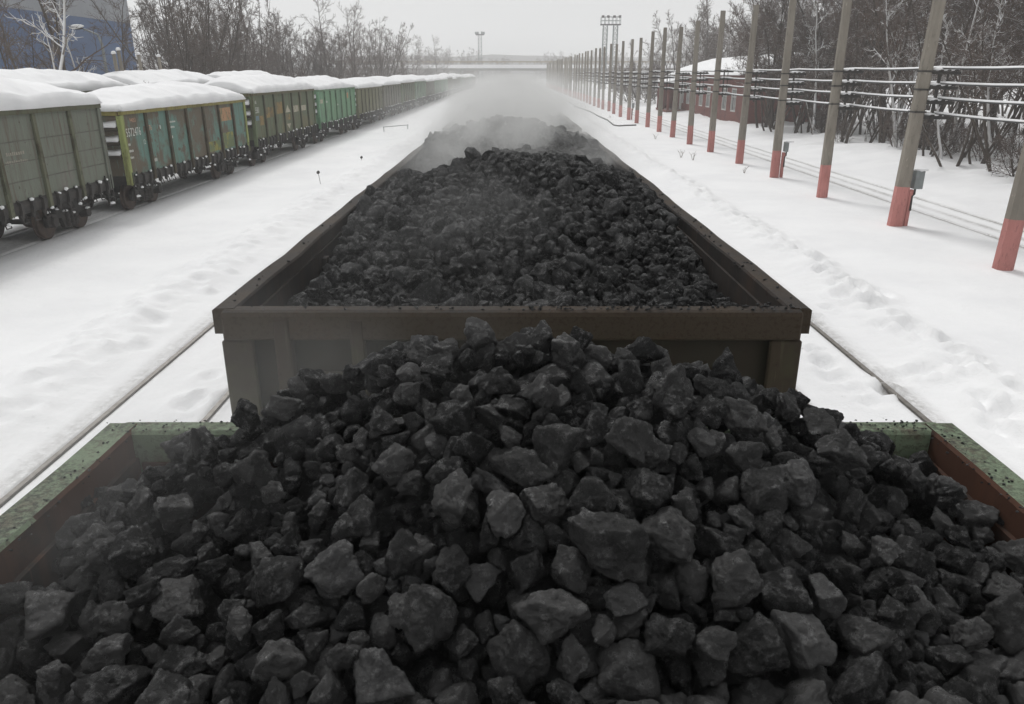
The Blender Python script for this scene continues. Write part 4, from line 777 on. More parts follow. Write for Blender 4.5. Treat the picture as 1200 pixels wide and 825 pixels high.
    (1,97,-1191,2109,-18,59,-37,-1,72), (14,59,-689,2517,43,81,22,43,31), (19,88,851,2443,71,41,65,63,8), (19,48,-848,1580,-26,3,-95,-23,22), (4,51,1185,2086,-15,71,49,-2,-51), (11,56,-340,2017,375,15,-9,-98,8), (5,63,53,2260,322,31,-62,-66,-28), (6,90,-1315,1575,-339,3,-7,98,19),
    (12,75,-412,2251,269,3,-88,46,7), (19,40,184,2292,270,52,-16,28,79), (10,78,704,1746,159,43,22,-80,34), (12,125,616,2364,190,29,96,1,-5), (14,47,-176,1701,259,30,-30,69,-58), (16,141,1143,2450,-56,59,-31,75,7), (5,57,955,2463,-36,34,90,25,-7), (6,96,7,2457,227,49,1,44,75),
    (13,90,1402,2309,-292,84,-23,39,-30), (14,49,70,2363,278,21,-68,7,70), (19,75,829,2493,-15,53,-26,-37,72), (0,84,-1049,2330,-61,15,-36,76,52), (5,49,270,2209,325,62,30,71,-13), (6,68,624,1271,-73,63,44,54,35), (1,73,-1146,2435,-177,90,38,-17,16), (8,73,-1287,1970,-129,10,48,78,38),
    (14,45,-1112,2133,-11,27,1,-89,-37), (14,63,186,1769,307,2,-51,-65,-56), (7,51,-447,2193,282,72,-28,39,49), (17,62,279,1614,239,27,-17,85,43), (18,76,1028,2420,-87,71,-38,60,4), (2,45,-273,2450,206,30,-16,-92,-20), (14,88,887,2484,-10,90,-40,18,-6), (10,50,-248,2313,269,2,82,57,-4),
    (8,86,180,2283,316,46,35,9,-81), (17,47,147,2510,223,22,-9,-16,-96), (18,54,-1237,1878,-71,73,5,-62,-28), (9,115,656,2222,238,53,34,-75,-22), (2,61,916,2389,11,76,9,23,60), (14,45,-897,2199,85,46,52,70,14), (3,49,-646,2305,179,19,59,40,-67), (10,83,-1262,2421,-146,62,40,67,9),
    (6,89,-760,2634,-22,7,-60,55,-57), (5,56,1414,2146,-212,9,78,-12,60), (6,45,-24,1621,220,8,18,-91,-36), (2,78,805,2175,178,84,-10,8,52), (9,52,711,1395,-44,26,-20,-62,72), (13,55,-1321,1813,-194,39,-25,-81,36), (5,50,187,2393,234,14,64,35,-67), (8,66,-1295,2136,-162,26,33,3,-91),
    (6,85,159,1180,-22,31,-1,32,-89), (18,50,171,1387,66,42,-15,-30,84), (4,104,-1002,1475,-153,93,21,-14,25), (11,69,1199,1621,-186,1,-70,65,29), (3,65,1401,2107,-232,93,-12,34,5), (17,58,-233,1666,242,56,-41,-64,-33), (2,43,839,2206,110,70,41,-10,58), (16,53,1296,2350,-252,43,4,88,21),
    (13,47,238,1430,79,17,-89,-34,24), (10,83,-1041,2390,-68,18,-45,51,-71), (19,75,458,2445,181,16,-20,-46,-85), (15,41,-175,2246,317,51,-25,12,81), (6,67,806,1315,-131,69,40,9,-60), (1,79,-267,1327,49,22,-52,-69,45), (1,45,518,1475,70,8,30,-37,-87), (19,46,43,1334,66,9,-45,5,-89),
    (11,77,634,2542,102,6,93,18,32), (14,87,-970,2469,-12,30,75,29,-52), (8,81,-1068,2239,-38,33,-23,77,-49), (9,45,-13,1528,170,41,89,3,21), (12,62,-143,2352,279,36,-51,-77,-16), (7,48,419,2101,338,81,26,46,-25), (18,45,-996,2382,-46,15,-68,62,-36), (19,70,-925,1560,-80,9,60,-18,77),
    (3,109,-407,2242,326,9,42,-83,35), (3,62,1410,2431,-380,88,-20,10,43), (14,57,-150,2241,353,41,-82,-2,-40), (17,45,-518,2620,73,4,66,54,52), (2,48,967,2483,-71,25,-96,-1,-11), (8,58,-1178,1806,-60,45,33,-61,57), (12,88,34,2516,222,2,40,26,88), (16,62,215,2342,273,85,42,22,22),
    (5,53,-1371,1627,-344,44,-57,25,64), (0,61,5,2222,328,27,-66,70,-8), (0,60,298,2313,262,89,-33,31,10), (19,45,-211,2250,343,94,33,7,6), (2,45,-429,2086,352,5,99,-9,3), (6,45,-401,1582,136,74,-18,-42,49), (6,80,951,2391,-20,34,39,83,21), (13,80,276,2359,263,36,-87,0,34),
    (5,124,1294,1586,-208,26,-81,-31,42), (19,97,44,2220,367,61,79,1,-11), (10,95,189,2440,277,2,-72,37,-58), (17,63,418,2559,132,43,-11,46,77), (10,71,1401,2155,-158,65,-42,37,51), (11,77,348,2756,35,8,-57,-2,-81), (3,50,-728,2539,20,30,-60,-66,33), (14,80,1248,1675,-199,60,5,-60,-52),
    (0,72,1196,2205,-58,28,-31,37,-83), (5,77,-93,2228,366,15,-35,-90,21), (17,60,-134,2187,390,4,95,24,-21), (15,59,106,1598,198,47,-8,-47,-75), (12,62,269,1750,319,4,94,-30,-18), (13,75,-791,2554,-9,43,71,-3,55), (7,90,84,2487,252,30,-51,78,-22), (13,65,285,2423,245,70,-47,-51,16),
    (3,71,-165,2326,348,72,-25,27,-58), (5,165,40,1022,56,33,50,-61,52), (9,143,-449,1032,-61,59,78,12,13), (11,159,-910,1042,-198,14,-47,83,24), (12,141,-1213,1203,-320,2,42,73,-53), (14,126,362,1060,-29,81,-16,-50,-27), (16,143,613,1025,-51,35,-61,72,-1), (17,129,919,1076,-166,3,85,44,30),
    (18,125,-376,978,-35,92,37,10,9), (1,105,-897,1185,-159,58,-60,6,55), (2,98,-372,1070,-21,93,28,22,1), (3,152,1377,1328,-369,7,17,-24,-95), (4,146,1016,1077,-234,33,9,94,-6), (9,136,-950,997,-311,28,-71,64,11), (10,148,-1302,1273,-300,65,-34,-64,-25), (12,52,1272,981,-569,6,86,-48,14),
    (13,87,1066,1384,-232,75,37,-1,-55), (14,46,-1226,1452,-312,14,-81,56,6), (15,46,1125,1283,-385,20,82,13,52), (16,41,-890,1054,-314,3,35,19,-92), (3,69,-1007,1023,-358,78,46,-38,20), (4,83,853,987,-287,47,12,81,-34), (5,40,754,1155,-195,25,-35,-48,76), (8,80,-758,1227,-183,89,-23,-36,13),
    (9,66,710,1165,-148,16,-30,-21,-92), (11,63,1143,882,-534,44,10,-71,55), (12,110,1323,1167,-570,49,-31,-81,-7), (17,48,-750,924,-315,51,-52,-12,-67), (18,115,-690,982,-233,21,93,-20,21), (19,66,-1071,962,-444,18,28,80,-50), (4,45,-1356,1176,-575,77,38,-33,-39), (6,42,-844,1452,-62,70,11,-49,-50),
    (9,40,-1127,1033,-494,69,-66,-30,-5), (10,64,491,1505,88,48,8,-29,82), (12,112,1341,933,-557,37,-82,-29,-32), (13,50,-33,2297,301,30,55,-78,-2), (14,60,716,2326,117,2,-65,-50,57), (19,42,-1144,1456,-242,93,-28,12,22), (0,64,1187,1522,-262,1,-86,49,-13), (1,68,371,2485,181,89,-25,-5,37),
    (10,59,1338,1552,-381,2,31,-28,91), (14,61,673,1275,-96,38,32,87,5), (17,56,1110,1304,-345,52,-58,31,-55), (0,58,-895,1591,-51,13,12,75,-64), (1,88,724,835,-275,31,72,43,-45), (2,62,-1369,1378,-501,89,-23,17,-37), (3,110,1269,1091,-484,9,-90,-39,-17), (6,77,-377,939,-133,11,4,-21,97),
    (8,87,1359,1280,-474,2,10,-91,-41), (9,46,994,1302,-262,45,-22,23,-83), (11,42,-35,1664,237,26,-48,-80,-24), (12,66,-1027,1099,-366,81,44,-30,25), (13,85,1074,2320,-38,27,-93,-25,5), (14,40,535,838,-238,21,-79,56,13), (16,52,1309,1093,-605,56,69,-1,46), (18,65,482,1144,-100,84,41,14,34),
    (2,86,1397,1626,-319,32,40,-8,-85), (3,94,1048,2177,17,45,-21,83,25), (4,69,-62,1028,-97,31,24,49,-78), (10,52,1382,1339,-532,54,-31,-35,-70), (11,40,723,1140,-189,49,56,49,-46), (12,41,1393,1244,-585,99,12,0,12), (13,57,-1203,958,-565,34,47,41,70), (15,89,-1285,2251,-151,29,-28,-90,-17),
    (16,80,-498,1059,-114,64,71,-23,17), (17,51,-546,1049,-155,16,-32,-93,9), (19,42,-446,2345,232,77,16,12,60), (0,74,254,882,-153,73,-21,30,57), (1,49,-67,1135,-60,62,-7,51,-60), (4,55,-1187,1246,-384,42,-32,67,53), (7,76,1073,952,-442,27,36,-25,-86), (8,61,121,1012,-49,7,-73,25,63),
    (11,109,-1123,1199,-362,17,69,-66,23), (12,63,-826,1253,-167,41,10,9,90), (14,66,-314,2323,290,91,-33,-2,27), (15,96,-169,1044,-37,48,82,-22,-20), (16,65,-629,999,-185,89,-3,-45,-5), (17,117,1278,1503,-259,34,-31,-89,-2), (1,63,-1305,1497,-363,86,-3,-4,-51), (4,50,438,2248,264,79,-22,5,-57),
    (7,81,-1234,1152,-480,79,54,-2,28), (9,66,669,878,-232,17,55,16,80), (11,41,-1260,1199,-466,46,61,60,25), (12,40,1345,1115,-622,5,-39,-86,32), (15,88,418,964,-154,92,-19,29,-20), (0,62,-853,1100,-280,90,15,-20,35), (3,51,-1086,921,-483,77,1,-10,63), (4,52,1041,1308,-279,30,7,-27,-91),
    (6,78,-893,917,-330,21,75,18,-59), (9,49,-361,2180,333,50,35,56,55), (10,41,812,1107,-251,39,-84,-30,-23), (11,60,-826,1331,-138,2,-1,-69,-72), (14,97,-302,1028,-84,13,-28,74,-60), (16,56,945,937,-382,50,-38,-63,-45), (17,91,733,2451,95,17,64,-51,55), (0,59,-1398,2359,-368,35,-11,4,93),
    (3,49,79,933,-96,77,11,-60,-17), (4,76,-893,1256,-142,43,-81,-39,13), (5,85,409,1123,-86,19,-60,70,34), (6,62,290,993,-97,8,-55,-82,-10), (10,90,-926,1229,-219,30,-39,-72,-49), (12,51,1138,1442,-283,40,54,-14,-73), (13,70,-1087,1377,-296,69,-61,33,-20), (14,68,1237,919,-538,42,47,77,12),
    (17,55,-816,2463,28,21,-57,-79,-7), (18,66,262,1023,-60,2,-100,2,-2), (19,45,266,857,-181,89,33,-5,30), (0,101,1413,1517,-426,28,68,-42,-53), (2,69,-228,936,-138,43,4,-90,-2), (4,153,506,1038,-121,42,73,53,2), (7,118,1035,1139,-340,4,-1,-89,46), (9,100,924,1176,-258,22,87,32,-31),
    (12,49,-557,2304,215,17,-18,2,97), (13,41,890,1207,-240,74,-34,-5,57), (14,46,539,1126,-124,30,-85,31,31), (15,59,-312,2198,334,42,85,-6,30), (18,41,896,1535,-93,90,14,31,26), (1,40,192,1136,-74,67,-50,-50,23), (2,91,357,2397,234,13,26,25,93), (3,69,-968,1097,-305,1,67,-22,71),
    (5,75,-589,844,-222,31,-82,-15,-45), (7,58,-72,1555,210,20,-2,38,90), (8,79,1201,1427,-307,61,21,-37,67), (10,93,196,928,-102,67,-32,-51,-43), (12,65,303,1334,27,85,41,33,-8), (14,85,478,2322,235,54,-8,80,25), (16,58,972,1052,-361,20,-97,8,-7), (17,60,-1402,1497,-471,10,-78,-58,-21),
    (19,54,-790,892,-338,21,-34,91,-12), (2,49,-1244,1547,-305,19,-73,60,-25), (3,87,1058,1030,-436,10,-69,62,-35), (5,79,-1154,1074,-451,26,46,71,47), (6,55,1378,1288,-561,75,-19,-62,-14), (7,62,-70,838,-130,75,46,7,-47), (9,51,410,2459,167,32,-25,59,-69), (12,40,721,1307,-101,94,26,18,-11),
    (13,67,1259,1237,-466,80,9,25,54), (16,73,642,1033,-213,69,67,-26,-1), (18,97,-1309,1247,-461,4,-42,-80,-42), (19,50,623,1382,-18,55,82,0,13), (1,87,-1311,1336,-466,15,-82,36,-41), (2,153,638,973,-152,21,-13,92,-32), (3,45,97,2094,397,13,-51,-58,62), (4,44,176,2451,224,96,27,5,5),
    (5,50,936,1588,-69,41,81,-41,6), (6,99,804,2462,33,42,70,-11,-56), (7,65,-1001,970,-392,35,-77,-25,47), (8,94,332,863,-162,37,8,-4,-92), (10,141,-1299,928,-555,77,27,58,4), (12,79,-116,2390,261,4,19,-55,81), (13,41,326,2214,321,51,-64,50,29), (15,77,-1340,1123,-594,1,68,26,-69),
    (16,40,-1346,1516,-411,93,8,35,5), (17,91,-41,956,-79,74,-42,43,30), (19,86,73,1121,-21,21,57,35,71), (0,62,-1198,1620,-255,10,33,93,15), (3,43,1023,894,-449,37,-91,6,-16), (5,54,-476,2120,339,89,-33,-11,-29), (8,93,-1313,2379,-279,9,73,-68,4), (9,47,-1345,1900,-198,6,15,-38,-91),
    (10,68,1000,1395,-207,76,-27,54,-26), (11,40,-1314,2084,-167,22,39,86,25), (15,99,-1320,1423,-366,47,63,37,49), (16,96,-1106,2425,-93,62,-54,-54,19), (17,52,-1122,1117,-437,1,15,45,88), (19,57,-78,1081,-64,45,-75,21,45), (0,98,911,2141,127,0,99,11,-12), (2,54,-703,1094,-184,16,-56,75,-32),
    (7,89,-1135,879,-515,27,-1,23,93), (9,53,1354,1241,-574,64,45,5,62), (11,78,-888,979,-335,2,77,16,-62), (13,49,-710,930,-301,47,-55,-39,-56), (15,88,-641,1107,-123,19,13,-14,-96), (18,83,-1232,1829,-98,5,27,61,-74), (0,50,-256,976,-137,85,16,22,-45), (1,50,679,1793,162,86,-11,45,22),
    (4,60,10,888,-119,77,42,-1,-49), (6,75,-1236,2177,-125,42,-88,-8,-22), (7,47,-1107,2290,-101,37,-78,-48,16), (9,40,-347,1005,-131,61,23,-31,-69), (10,46,-122,1012,-115,76,25,-20,56), (12,56,745,1269,-120,73,43,13,51), (14,106,802,1180,-156,64,40,33,56), (15,56,1032,2230,-5,25,39,-17,87),
    (1,52,332,1499,133,47,83,29,-1), (12,93,-914,1108,-265,27,83,-44,-21), (13,46,-1365,1574,-406,32,0,-88,-35), (14,55,-245,887,-157,35,62,-69,-14), (17,83,-1185,1324,-317,49,23,-15,83), (3,56,-38,1106,-46,36,61,22,-67), (4,55,619,1745,166,57,-51,52,39), (7,51,-118,2460,202,86,25,-24,-38),
    (8,40,1337,1478,-429,54,-72,-34,27), (9,76,-1405,1759,-295,7,-31,-92,24), (11,52,1150,1031,-496,50,33,57,-56), (14,57,1165,1134,-472,51,-57,60,23), (15,47,-182,1739,284,13,-95,-6,27), (19,70,-1368,1282,-549,39,-56,-54,49), (0,63,904,1097,-305,26,-30,-91,14), (1,99,1309,1265,-424,19,57,-35,-72),
    (2,40,-685,1423,-24,80,12,-48,34), (7,68,-889,2450,38,7,40,-81,41), (8,51,-596,1097,-149,72,65,-17,16), (9,42,-839,1302,-166,42,87,-24,-3), (11,77,-1294,1064,-544,17,72,67,4), (14,53,1307,1483,-390,41,-4,-84,-35), (16,42,-434,1012,-150,63,48,-52,-32), (19,59,418,2321,254,40,-21,-17,88),
    (0,72,640,2273,169,93,7,30,18), (4,53,21,1646,236,76,41,-20,-45), (6,55,-209,1375,72,52,29,-9,-80), (8,52,-795,1019,-274,32,-35,4,-88), (9,67,1178,931,-541,76,58,-14,23), (15,86,-392,2396,232,61,-23,-4,76), (16,54,1154,835,-564,23,28,-52,77), (18,75,-1066,1252,-321,48,43,-61,-46),
    (2,67,-1062,1178,-323,93,32,18,-3), (3,52,828,1354,-143,53,-32,-53,-58), (5,45,-829,979,-314,15,-58,3,80), (6,88,1193,840,-536,25,78,54,-19), (10,69,1348,1427,-473,17,53,-82,7), (11,45,-208,865,-177,2,-79,-9,-61), (13,79,1012,1226,-301,23,10,-96,9), (14,60,-321,2519,181,43,-83,0,-37),
    (16,51,657,1200,-89,29,-81,43,-29), (17,71,362,969,-95,29,-53,-11,79), (18,53,827,890,-315,26,-60,-22,-72), (2,65,-1341,1973,-164,49,40,-27,-73), (4,63,-1040,1017,-416,0,-85,-53,1), (5,55,1216,1495,-294,80,28,49,-23)]
ZR1 = 3.44
SH5 = []
for s in range(20):
    p, f = lump(s, 5); SH5.append(np_mesh('coal_lump', p, f, M['coal'], True))
def zone(x, y, z, s, k):
    """plain words for where a lump lies in the nearest heap, shared by the lumps nothing else tells apart"""
    size = 'big' if s > .13 else ('middling' if s > .09 else 'small')
    side = 'left side wall' if x < -1.0 else ('right side wall' if x > 1.0 else None)
    if y > 2.38: return '%s coal lump resting on the far end rim of the nearest wagon%s' % (size, ', left part' if x < -.35 else (', right part' if x > .35 else ', middle'))
    row = 'crest' if y > 1.95 else ('upper slope' if y > 1.65 else ('middle slope' if y > 1.35 else 'foot'))
    if side: return '%s coal lump beside the %s at the %s of the nearest heap' % (size, side, row)
    part = 'left of centre' if x < -.33 else ('right of centre' if x > .33 else 'at the centre')
    return '%s black coal lump on the %s of the nearest heap, %s' % (size, row, part)
used = {}
NIND = 300
restv = []; restf = []; nrest = 0
cache = {}
for k, (vn, s, x, y, z, qw, qx, qy, qz) in enumerate(REC):
    s /= 1000.0; q = Quaternion((qw, qx, qy, qz)); q.normalize(); x = x/1000+.06; y /= 1000; z = z/1000+ZR1+.035
    if s > .18: z -= (s-.18)*.9; s *= .95
    s *= 1.06 if s < .125 else .98
    if k < NIND:
        o = link('coal_lump', SH5[vn], None, (x, y, z)); o.rotation_mode = 'QUATERNION'; o.rotation_quaternion = q; o.scale = (s, s, s)
        lab = zone(x, y, z, s, k); tag(o, lab, 'coal lump', 'coal lumps of the nearest heap'); used.setdefault(lab, []).append(o)
    else:
        sub = 4 if k < 721 else 2
        if (vn, sub) not in cache: cache[vn, sub] = lump(vn, sub)
        p, f = cache[vn, sub]
        restv.append((p*s)@np.array(q.to_matrix()).T+np.array([x, y, z])); restf.append(f+nrest); nrest += len(p)
# lumps that stand alone in their zone, and the most striking ones, get words of their own
def heap_grid(fn, x0, x1, y0, y1, st, mat_noise=.05):
    xs = np.arange(x0, x1+1e-6, st); ys = np.arange(y0, y1+1e-6, st); v = [(a, b, fn(a, b)+mat_noise*nz(a, b, 6, 1)) for b in ys for a in xs]; nx = len(xs)
    f = []
    for j in range(len(ys)-1):
        for i in range(nx-1): a = j*nx+i; f += [(a, a+1, a+nx+1), (a, a+nx+1, a+nx)]
    return np.array(v), np.array(f)
def surf1(x, y):
    r = .45-.50*(2-y) if y < 2 else .45-.30*(y-2)
    r = .5*(r-.02)+math.sqrt((.5*(r+.02))**2+.004)
    if y < -.5: r = .25*(.5+.5*math.sin(y*1.1))
    return max(r-.33*x*x, -.42)
LOW = [lump(s, 2) for s in range(20)]; LOW1 = [lump(s, 1) for s in range(16)]; MID3 = [lump(s, 3) for s in range(16)]
def scatter(fn, x0, x1, y0, y1, zoff, dens, size, sub, rnd, tiers=2):
    V = []; F = []; n = 0; src = {1: LOW1, 2: LOW, 3: MID3}
    tot = int(dens*(x1-x0)*(y1-y0))
    for k in range(tot):
        x = rnd.uniform(x0, x1); y = rnd.uniform(y0, y1); s = min(.26, max(.04, size*math.exp(rnd.gauss(0, .42))))
        p, f = src[sub(y) if callable(sub) else sub][rnd.randrange(16)]
        q = Quaternion((rnd.gauss(0, 1), rnd.gauss(0, 1), rnd.gauss(0, 1), rnd.gauss(0, 1))); q.normalize()
        x = max(x0+s*.45, min(x1-s*.45, x)); z = fn(x, y)+zoff+s*rnd.uniform(-.12, .3)
        V.append((p*s)@np.array(q.to_matrix()).T+np.array([x, y, z])); F.append(f+n); n += len(p)
    return V, F, n
def heap(name, fn, y0, y1, ztop, base_drop, dens, size, sub, label, mat, seed, extra=None, x0=-1.40, x1=1.40, coarse=.14):
    rnd = random.Random(seed)
    g = lambda a, b: ztop+fn(a, b)
    gv, gf = heap_grid(lambda a, b: g(a, b)-base_drop, x0, x1, y0, y1, coarse)
    V, F, n = scatter(g, x0, x1, y0, y1, -.02, dens, size, sub, rnd)
    if extra: V += extra[0]; F += [f+n for f in extra[1]]; n += extra[2]
    V.append(gv); F.append(gf+n)
    o = link(name, np_mesh(name, np.vstack(V), np.vstack(F), mat, False)); tag(o, label, kind='stuff'); return o
# nearest wagon: the simulated lumps under the individual ones, grit between them and the rest of the load behind the camera
rg = random.Random(77)
gv, gf = heap_grid(lambda a, b: ZR1+surf1(a-.06, b)-.19, -1.36, 1.48, .1, 2.52, .05, .06)
restv.append(gv); restf.append(gf+nrest); nrest += len(gv)
V, F, n = scatter(lambda a, b: ZR1+surf1(a-.06, b), -1.36, 1.48, .8, 2.5, -.105, 420, .058, 3, rg)
restv += V; restf += [f+nrest for f in F]; nrest += n
V, F, n = scatter(lambda a, b: ZR1+surf1(a-.06, b), -1.36, 1.48, -9.85, .85, -.02, 90, .11, 2, rg)
restv += V; restf += [f+nrest for f in F]; nrest += n
gv, gf = heap_grid(lambda a, b: ZR1+surf1(a-.06, b)-.12, -1.36, 1.48, -9.85, .1, .2, .06); restv.append(gv); restf.append(gf+nrest); nrest += len(gv)
# crumbs on the rims of the nearest wagon
for k in range(420):
    x, y = (rg.uniform(1.475, 1.58), rg.uniform(1.2, 2.5)) if rg.random() < .3 else ((rg.uniform(-1.43, -1.34), rg.uniform(1.2, 2.5)) if rg.random() < .2 else (rg.uniform(.7, 1.5)*rg.choice((1, 1, -1)), rg.uniform(2.47, 2.57)))
    s = rg.uniform(.003, .011); p, f = LOW1[rg.randrange(16)]
    restv.append(p*s+np.array([x, y, ZR1+s*.2])); restf.append(f+nrest); nrest += len(p)
o = link('coal', np_mesh('coal', np.vstack(restv), np.vstack(restf), M['coal_fine'], True)); tag(o, 'loose coal filling the nearest wagon under the big lumps', kind='stuff')

def cones(peaks, low, slope):
    def fn(x, y):
        z = low
        for (cx, cy, h, sx) in peaks: 
            d = math.sqrt(((x-cx)*sx)**2+(y-cy)**2); z = max(z, h-slope*max(0, math.sqrt(d*d+.12)-.25))
        return max(-.55, z-.03*x*x+.05*nz(x, y, .9, 2))
    return fn
Y2 = CY[1]-HL; E2 = CY[1]+HL
f2 = cones([(.1, 7.5, .42, 1.15), (-.1, 13.0, .46, 1.1), (.3, 10.2, .22, 1.2)], -.17, .23)
hd = ZT-.0
ex = ([], [], 0)
rr = random.Random(6)
for k in range(420):
    s = rr.uniform(.005, .022); side = rr.random()
    x, y = (rr.uniform(-1.5, 1.5) if rr.random() < .3 else rr.uniform(.1, 1.5), rr.uniform(3.76, 3.88)) if side < .5 else (rr.choice((-1, 1, 1))*rr.uniform(1.42, 1.54), rr.uniform(3.9, 12))
    p, f = LOW1[rr.randrange(16)]; ex[0].append(p*s+np.array([x, y, ZT+s*.25])); ex[1].append(f+ex[2]); ex = (ex[0], ex[1], ex[2]+len(p))
heap('coal', f2, Y2+.07, E2-.07, ZT, .1, 330, .066, lambda y: 3 if y < 5.2 else (2 if y < 11 else 1), 'steaming coal heaped in two cones in the dark olive wagon', M['coal_fine'], 21, ex)
for i in range(2, len(CY)):
    y = CY[i]; r = random.Random(i); n = 2 if i % 2 else 3
    pk = [(r.uniform(-.2, .2), y-HL+2.2+(2*HL-4.4)*j/(n-1)+r.uniform(-.5, .5), r.uniform(.25, .5), 1.1) for j in range(n)]
    heap('coal', cones(pk, -.22, .24), y-HL+.07, y+HL-.07, ZT, .08, 110 if i < 4 else (25 if i < 7 else 10), (.10 if i < 4 else .2), 1,
         'coal heaped in the %s wagon of the middle row, veiled by steam' % ORD[i], M['coal_fine'], 30+i, coarse=.2 if i < 5 else .4)

# ------------------------------------------------------------------ concrete poles, lines, boxes
def pole_meshes(h):
    def seg(z0, z1):
        m = MB(); v = []
        for z in (z0, z1):
            w = .19-.055*z/8; c = w*.5; d = w*.92
            for (a, b) in ((w, -c), (w, c), (c, d), (-c, d), (-w, c), (-w, -c), (-c, -d), (c, -d)): v.append((a, b, z))
        n = 8; m.add(v, [tuple(range(n)), tuple(range(n, 2*n))]+[(i, (i+1) % n, n+(i+1) % n, n+i) for i in range(n)])
        return m
    return seg(-.5, 1.28).mesh('painted_foot', M['red_paint']), seg(1.28, h).mesh('shaft', M['concrete'])
LINE_Z = (4.78, 4.35, 3.92, 3.48)
def rack_meshes():
    arms = []; tops = []
    for z in LINE_Z:
        m = MB(); m.box(.16, .95, -.05, .05, z-.14, z-.05)
        for x in (.42, .62, .82): m.tube([(x, 0, z-.045), (x, 0, z-.01), (x, 0, z+.01)], [.075, .085, .05], 7)
        m.box(.16, .22, -.12, .12, z-.12, z-.03)
        arms.append(m.mesh('crossarm', M['black_steel']))
        q = MB(); q.blob((.52, 0, z+.005), (.40, .075, .05), int(z*10), 2, .3); tops.append(q.mesh('snow_cap', M['snow'], smooth=True))
    m = MB(); m.box(.38, .44, -.04, .04, 3.25, 4.78); m.box(.62, .65, -.03, .03, 3.4, 4.7)
    for z in (3.5, 4.15, 4.8): m.box(-.2, .2, -.2, .2, z-.02, z+.02) if 0 else None
    up = m.mesh('upright', M['black_steel'])
    return arms, tops, up
foot, shaft = pole_meshes(8.0); ARMS, TOPS, UPR = rack_meshes()
BANDS = []
for z in (3.55, 4.2, 4.72):
    band = MB(); w = .195-.055*z/8; band.prism([(-w, -w), (w, -w), (w, w), (-w, w)], 'z', z-.025, z+.025); BANDS.append(band.mesh('clamp_band', M['black_steel']))
POLES = []
rp = random.Random(9)
NP = 46
def pole_label(k):
    if k == 0: return 'red footed concrete pole cut off by the right edge of the photo'
    if k == 1: return 'red footed concrete pole with a large grey box beside its foot, nearest full one'
    if k < 20: return 'concrete pole with red painted foot, %s from the right in the row along the track' % ORD[k]
    return 'far concrete pole with red foot fading into the mist by the overpass'
for k in range(NP):
    y = 18.8+6.0*k+rp.uniform(-.15, .15); x = 12.4+rp.uniform(-.06, .06)
    if k == 1: y = 24.6
    t = thing('concrete_pole', pole_label(k), 'pole', (x, y, g_height(x, y)-.02), (R(rp.uniform(-.9, .9)), R(rp.uniform(-.6, .9)+(1.6 if k == 1 else (1.0 if k == 0 else 0))), 0), 'red footed concrete poles along the right track')
    t.scale = (1, 1, 1+rp.uniform(-.02, .02)) if k > 1 else (1.12, 1.12, 1)
    link('painted_foot', foot, t); link('shaft', shaft, t); link('upright', UPR, t); [link('clamp_band', q, t) for q in (BANDS if k < 24 else [])]
    for j in range(4):
        a = link('crossarm', ARMS[j], t)
        if k < 26: link('snow_cap', TOPS[j], a)
    POLES.append(t)
tl = NT('snowy_cable'); tl.color(tl.mix(tl.up(-.25, .1), (.06, .06, .06), SNOW)); tl.rough(.85); M['snowy_cable'] = tl.m
for j, z in enumerate(LINE_Z):
    m = MB(); pts = []
    for k in range(-2, NP):
        y0 = 18.8+6*k
        for q in range(4): pts.append((12.4+.62, y0+q*1.5, z+.03-.035*math.sin(PI*q/4)))
    m.tube(pts, .047, 8); o = m.build('overhead_line', M['snowy_cable'], smooth=True)
    tag(o, ['topmost of the four snow coated lines along the poles', 'second line from the top along the poles, coated in snow', 'third line from the top along the poles, coated in snow', 'lowest of the four snow coated lines along the poles'][j], 'overhead line', 'snow coated lines along the poles')
def jbox(k, label, s=1.0):
    x, y = POLES[k].location.x, POLES[k].location.y
    t = thing('junction_box', label, 'electrical box', (x, y, g_height(x, y)), group='grey boxes beside the poles')
    m = MB(); m.box(.30, .66*s+.06, -.22, .10, 1.2, 1.2+.72*s); m.build('cabinet', M['galvanised'], t, bevel=.012)
    m = MB(); m.blob((.5, -.06, 1.2+.74*s), (.22, .18, .06), 4); m.build('snow_cap', M['snow'], t, smooth=True)
    m = MB(); m.box(.26, .38, -.08, .08, -.4, 1.16); m.build('post', M['red_paint'], t, bevel=.01)
    m = MB(); m.tube([(.42, -.06, 1.2), (.42, -.06, 1.02), (.36, -.06, .96), (.36, -.09, .5)], .035, 7); m.build('conduit', M['black_steel'], t)
jbox(1, 'large grey steel box on a short red post beside the nearest full pole', .78); jbox(3, 'small grey box on a short red post beside the third pole from the photo edge', .6); jbox(11, 'grey box beside a distant pole in the row', .7)
# dark hose lying on the snow
pts = [ground_at(640+a/7.5, 60+b/7.5) for a, b in ((70, 375), (160, 425), (240, 470), (250, 488), (290, 500), (385, 535), (470, 575), (540, 610), (580, 640), (600, 655), (640, 662), (700, 657), (790, 655))]
m = MB(); m.tube([(p.x, p.y, g_height(p.x, p.y)+.05) for p in pts], .07, 7); tag(m.build('drain_hose', M['black_steel'], smooth=True), 'dark hose snaking over the snow between the coal wagons and the poles', 'hose')
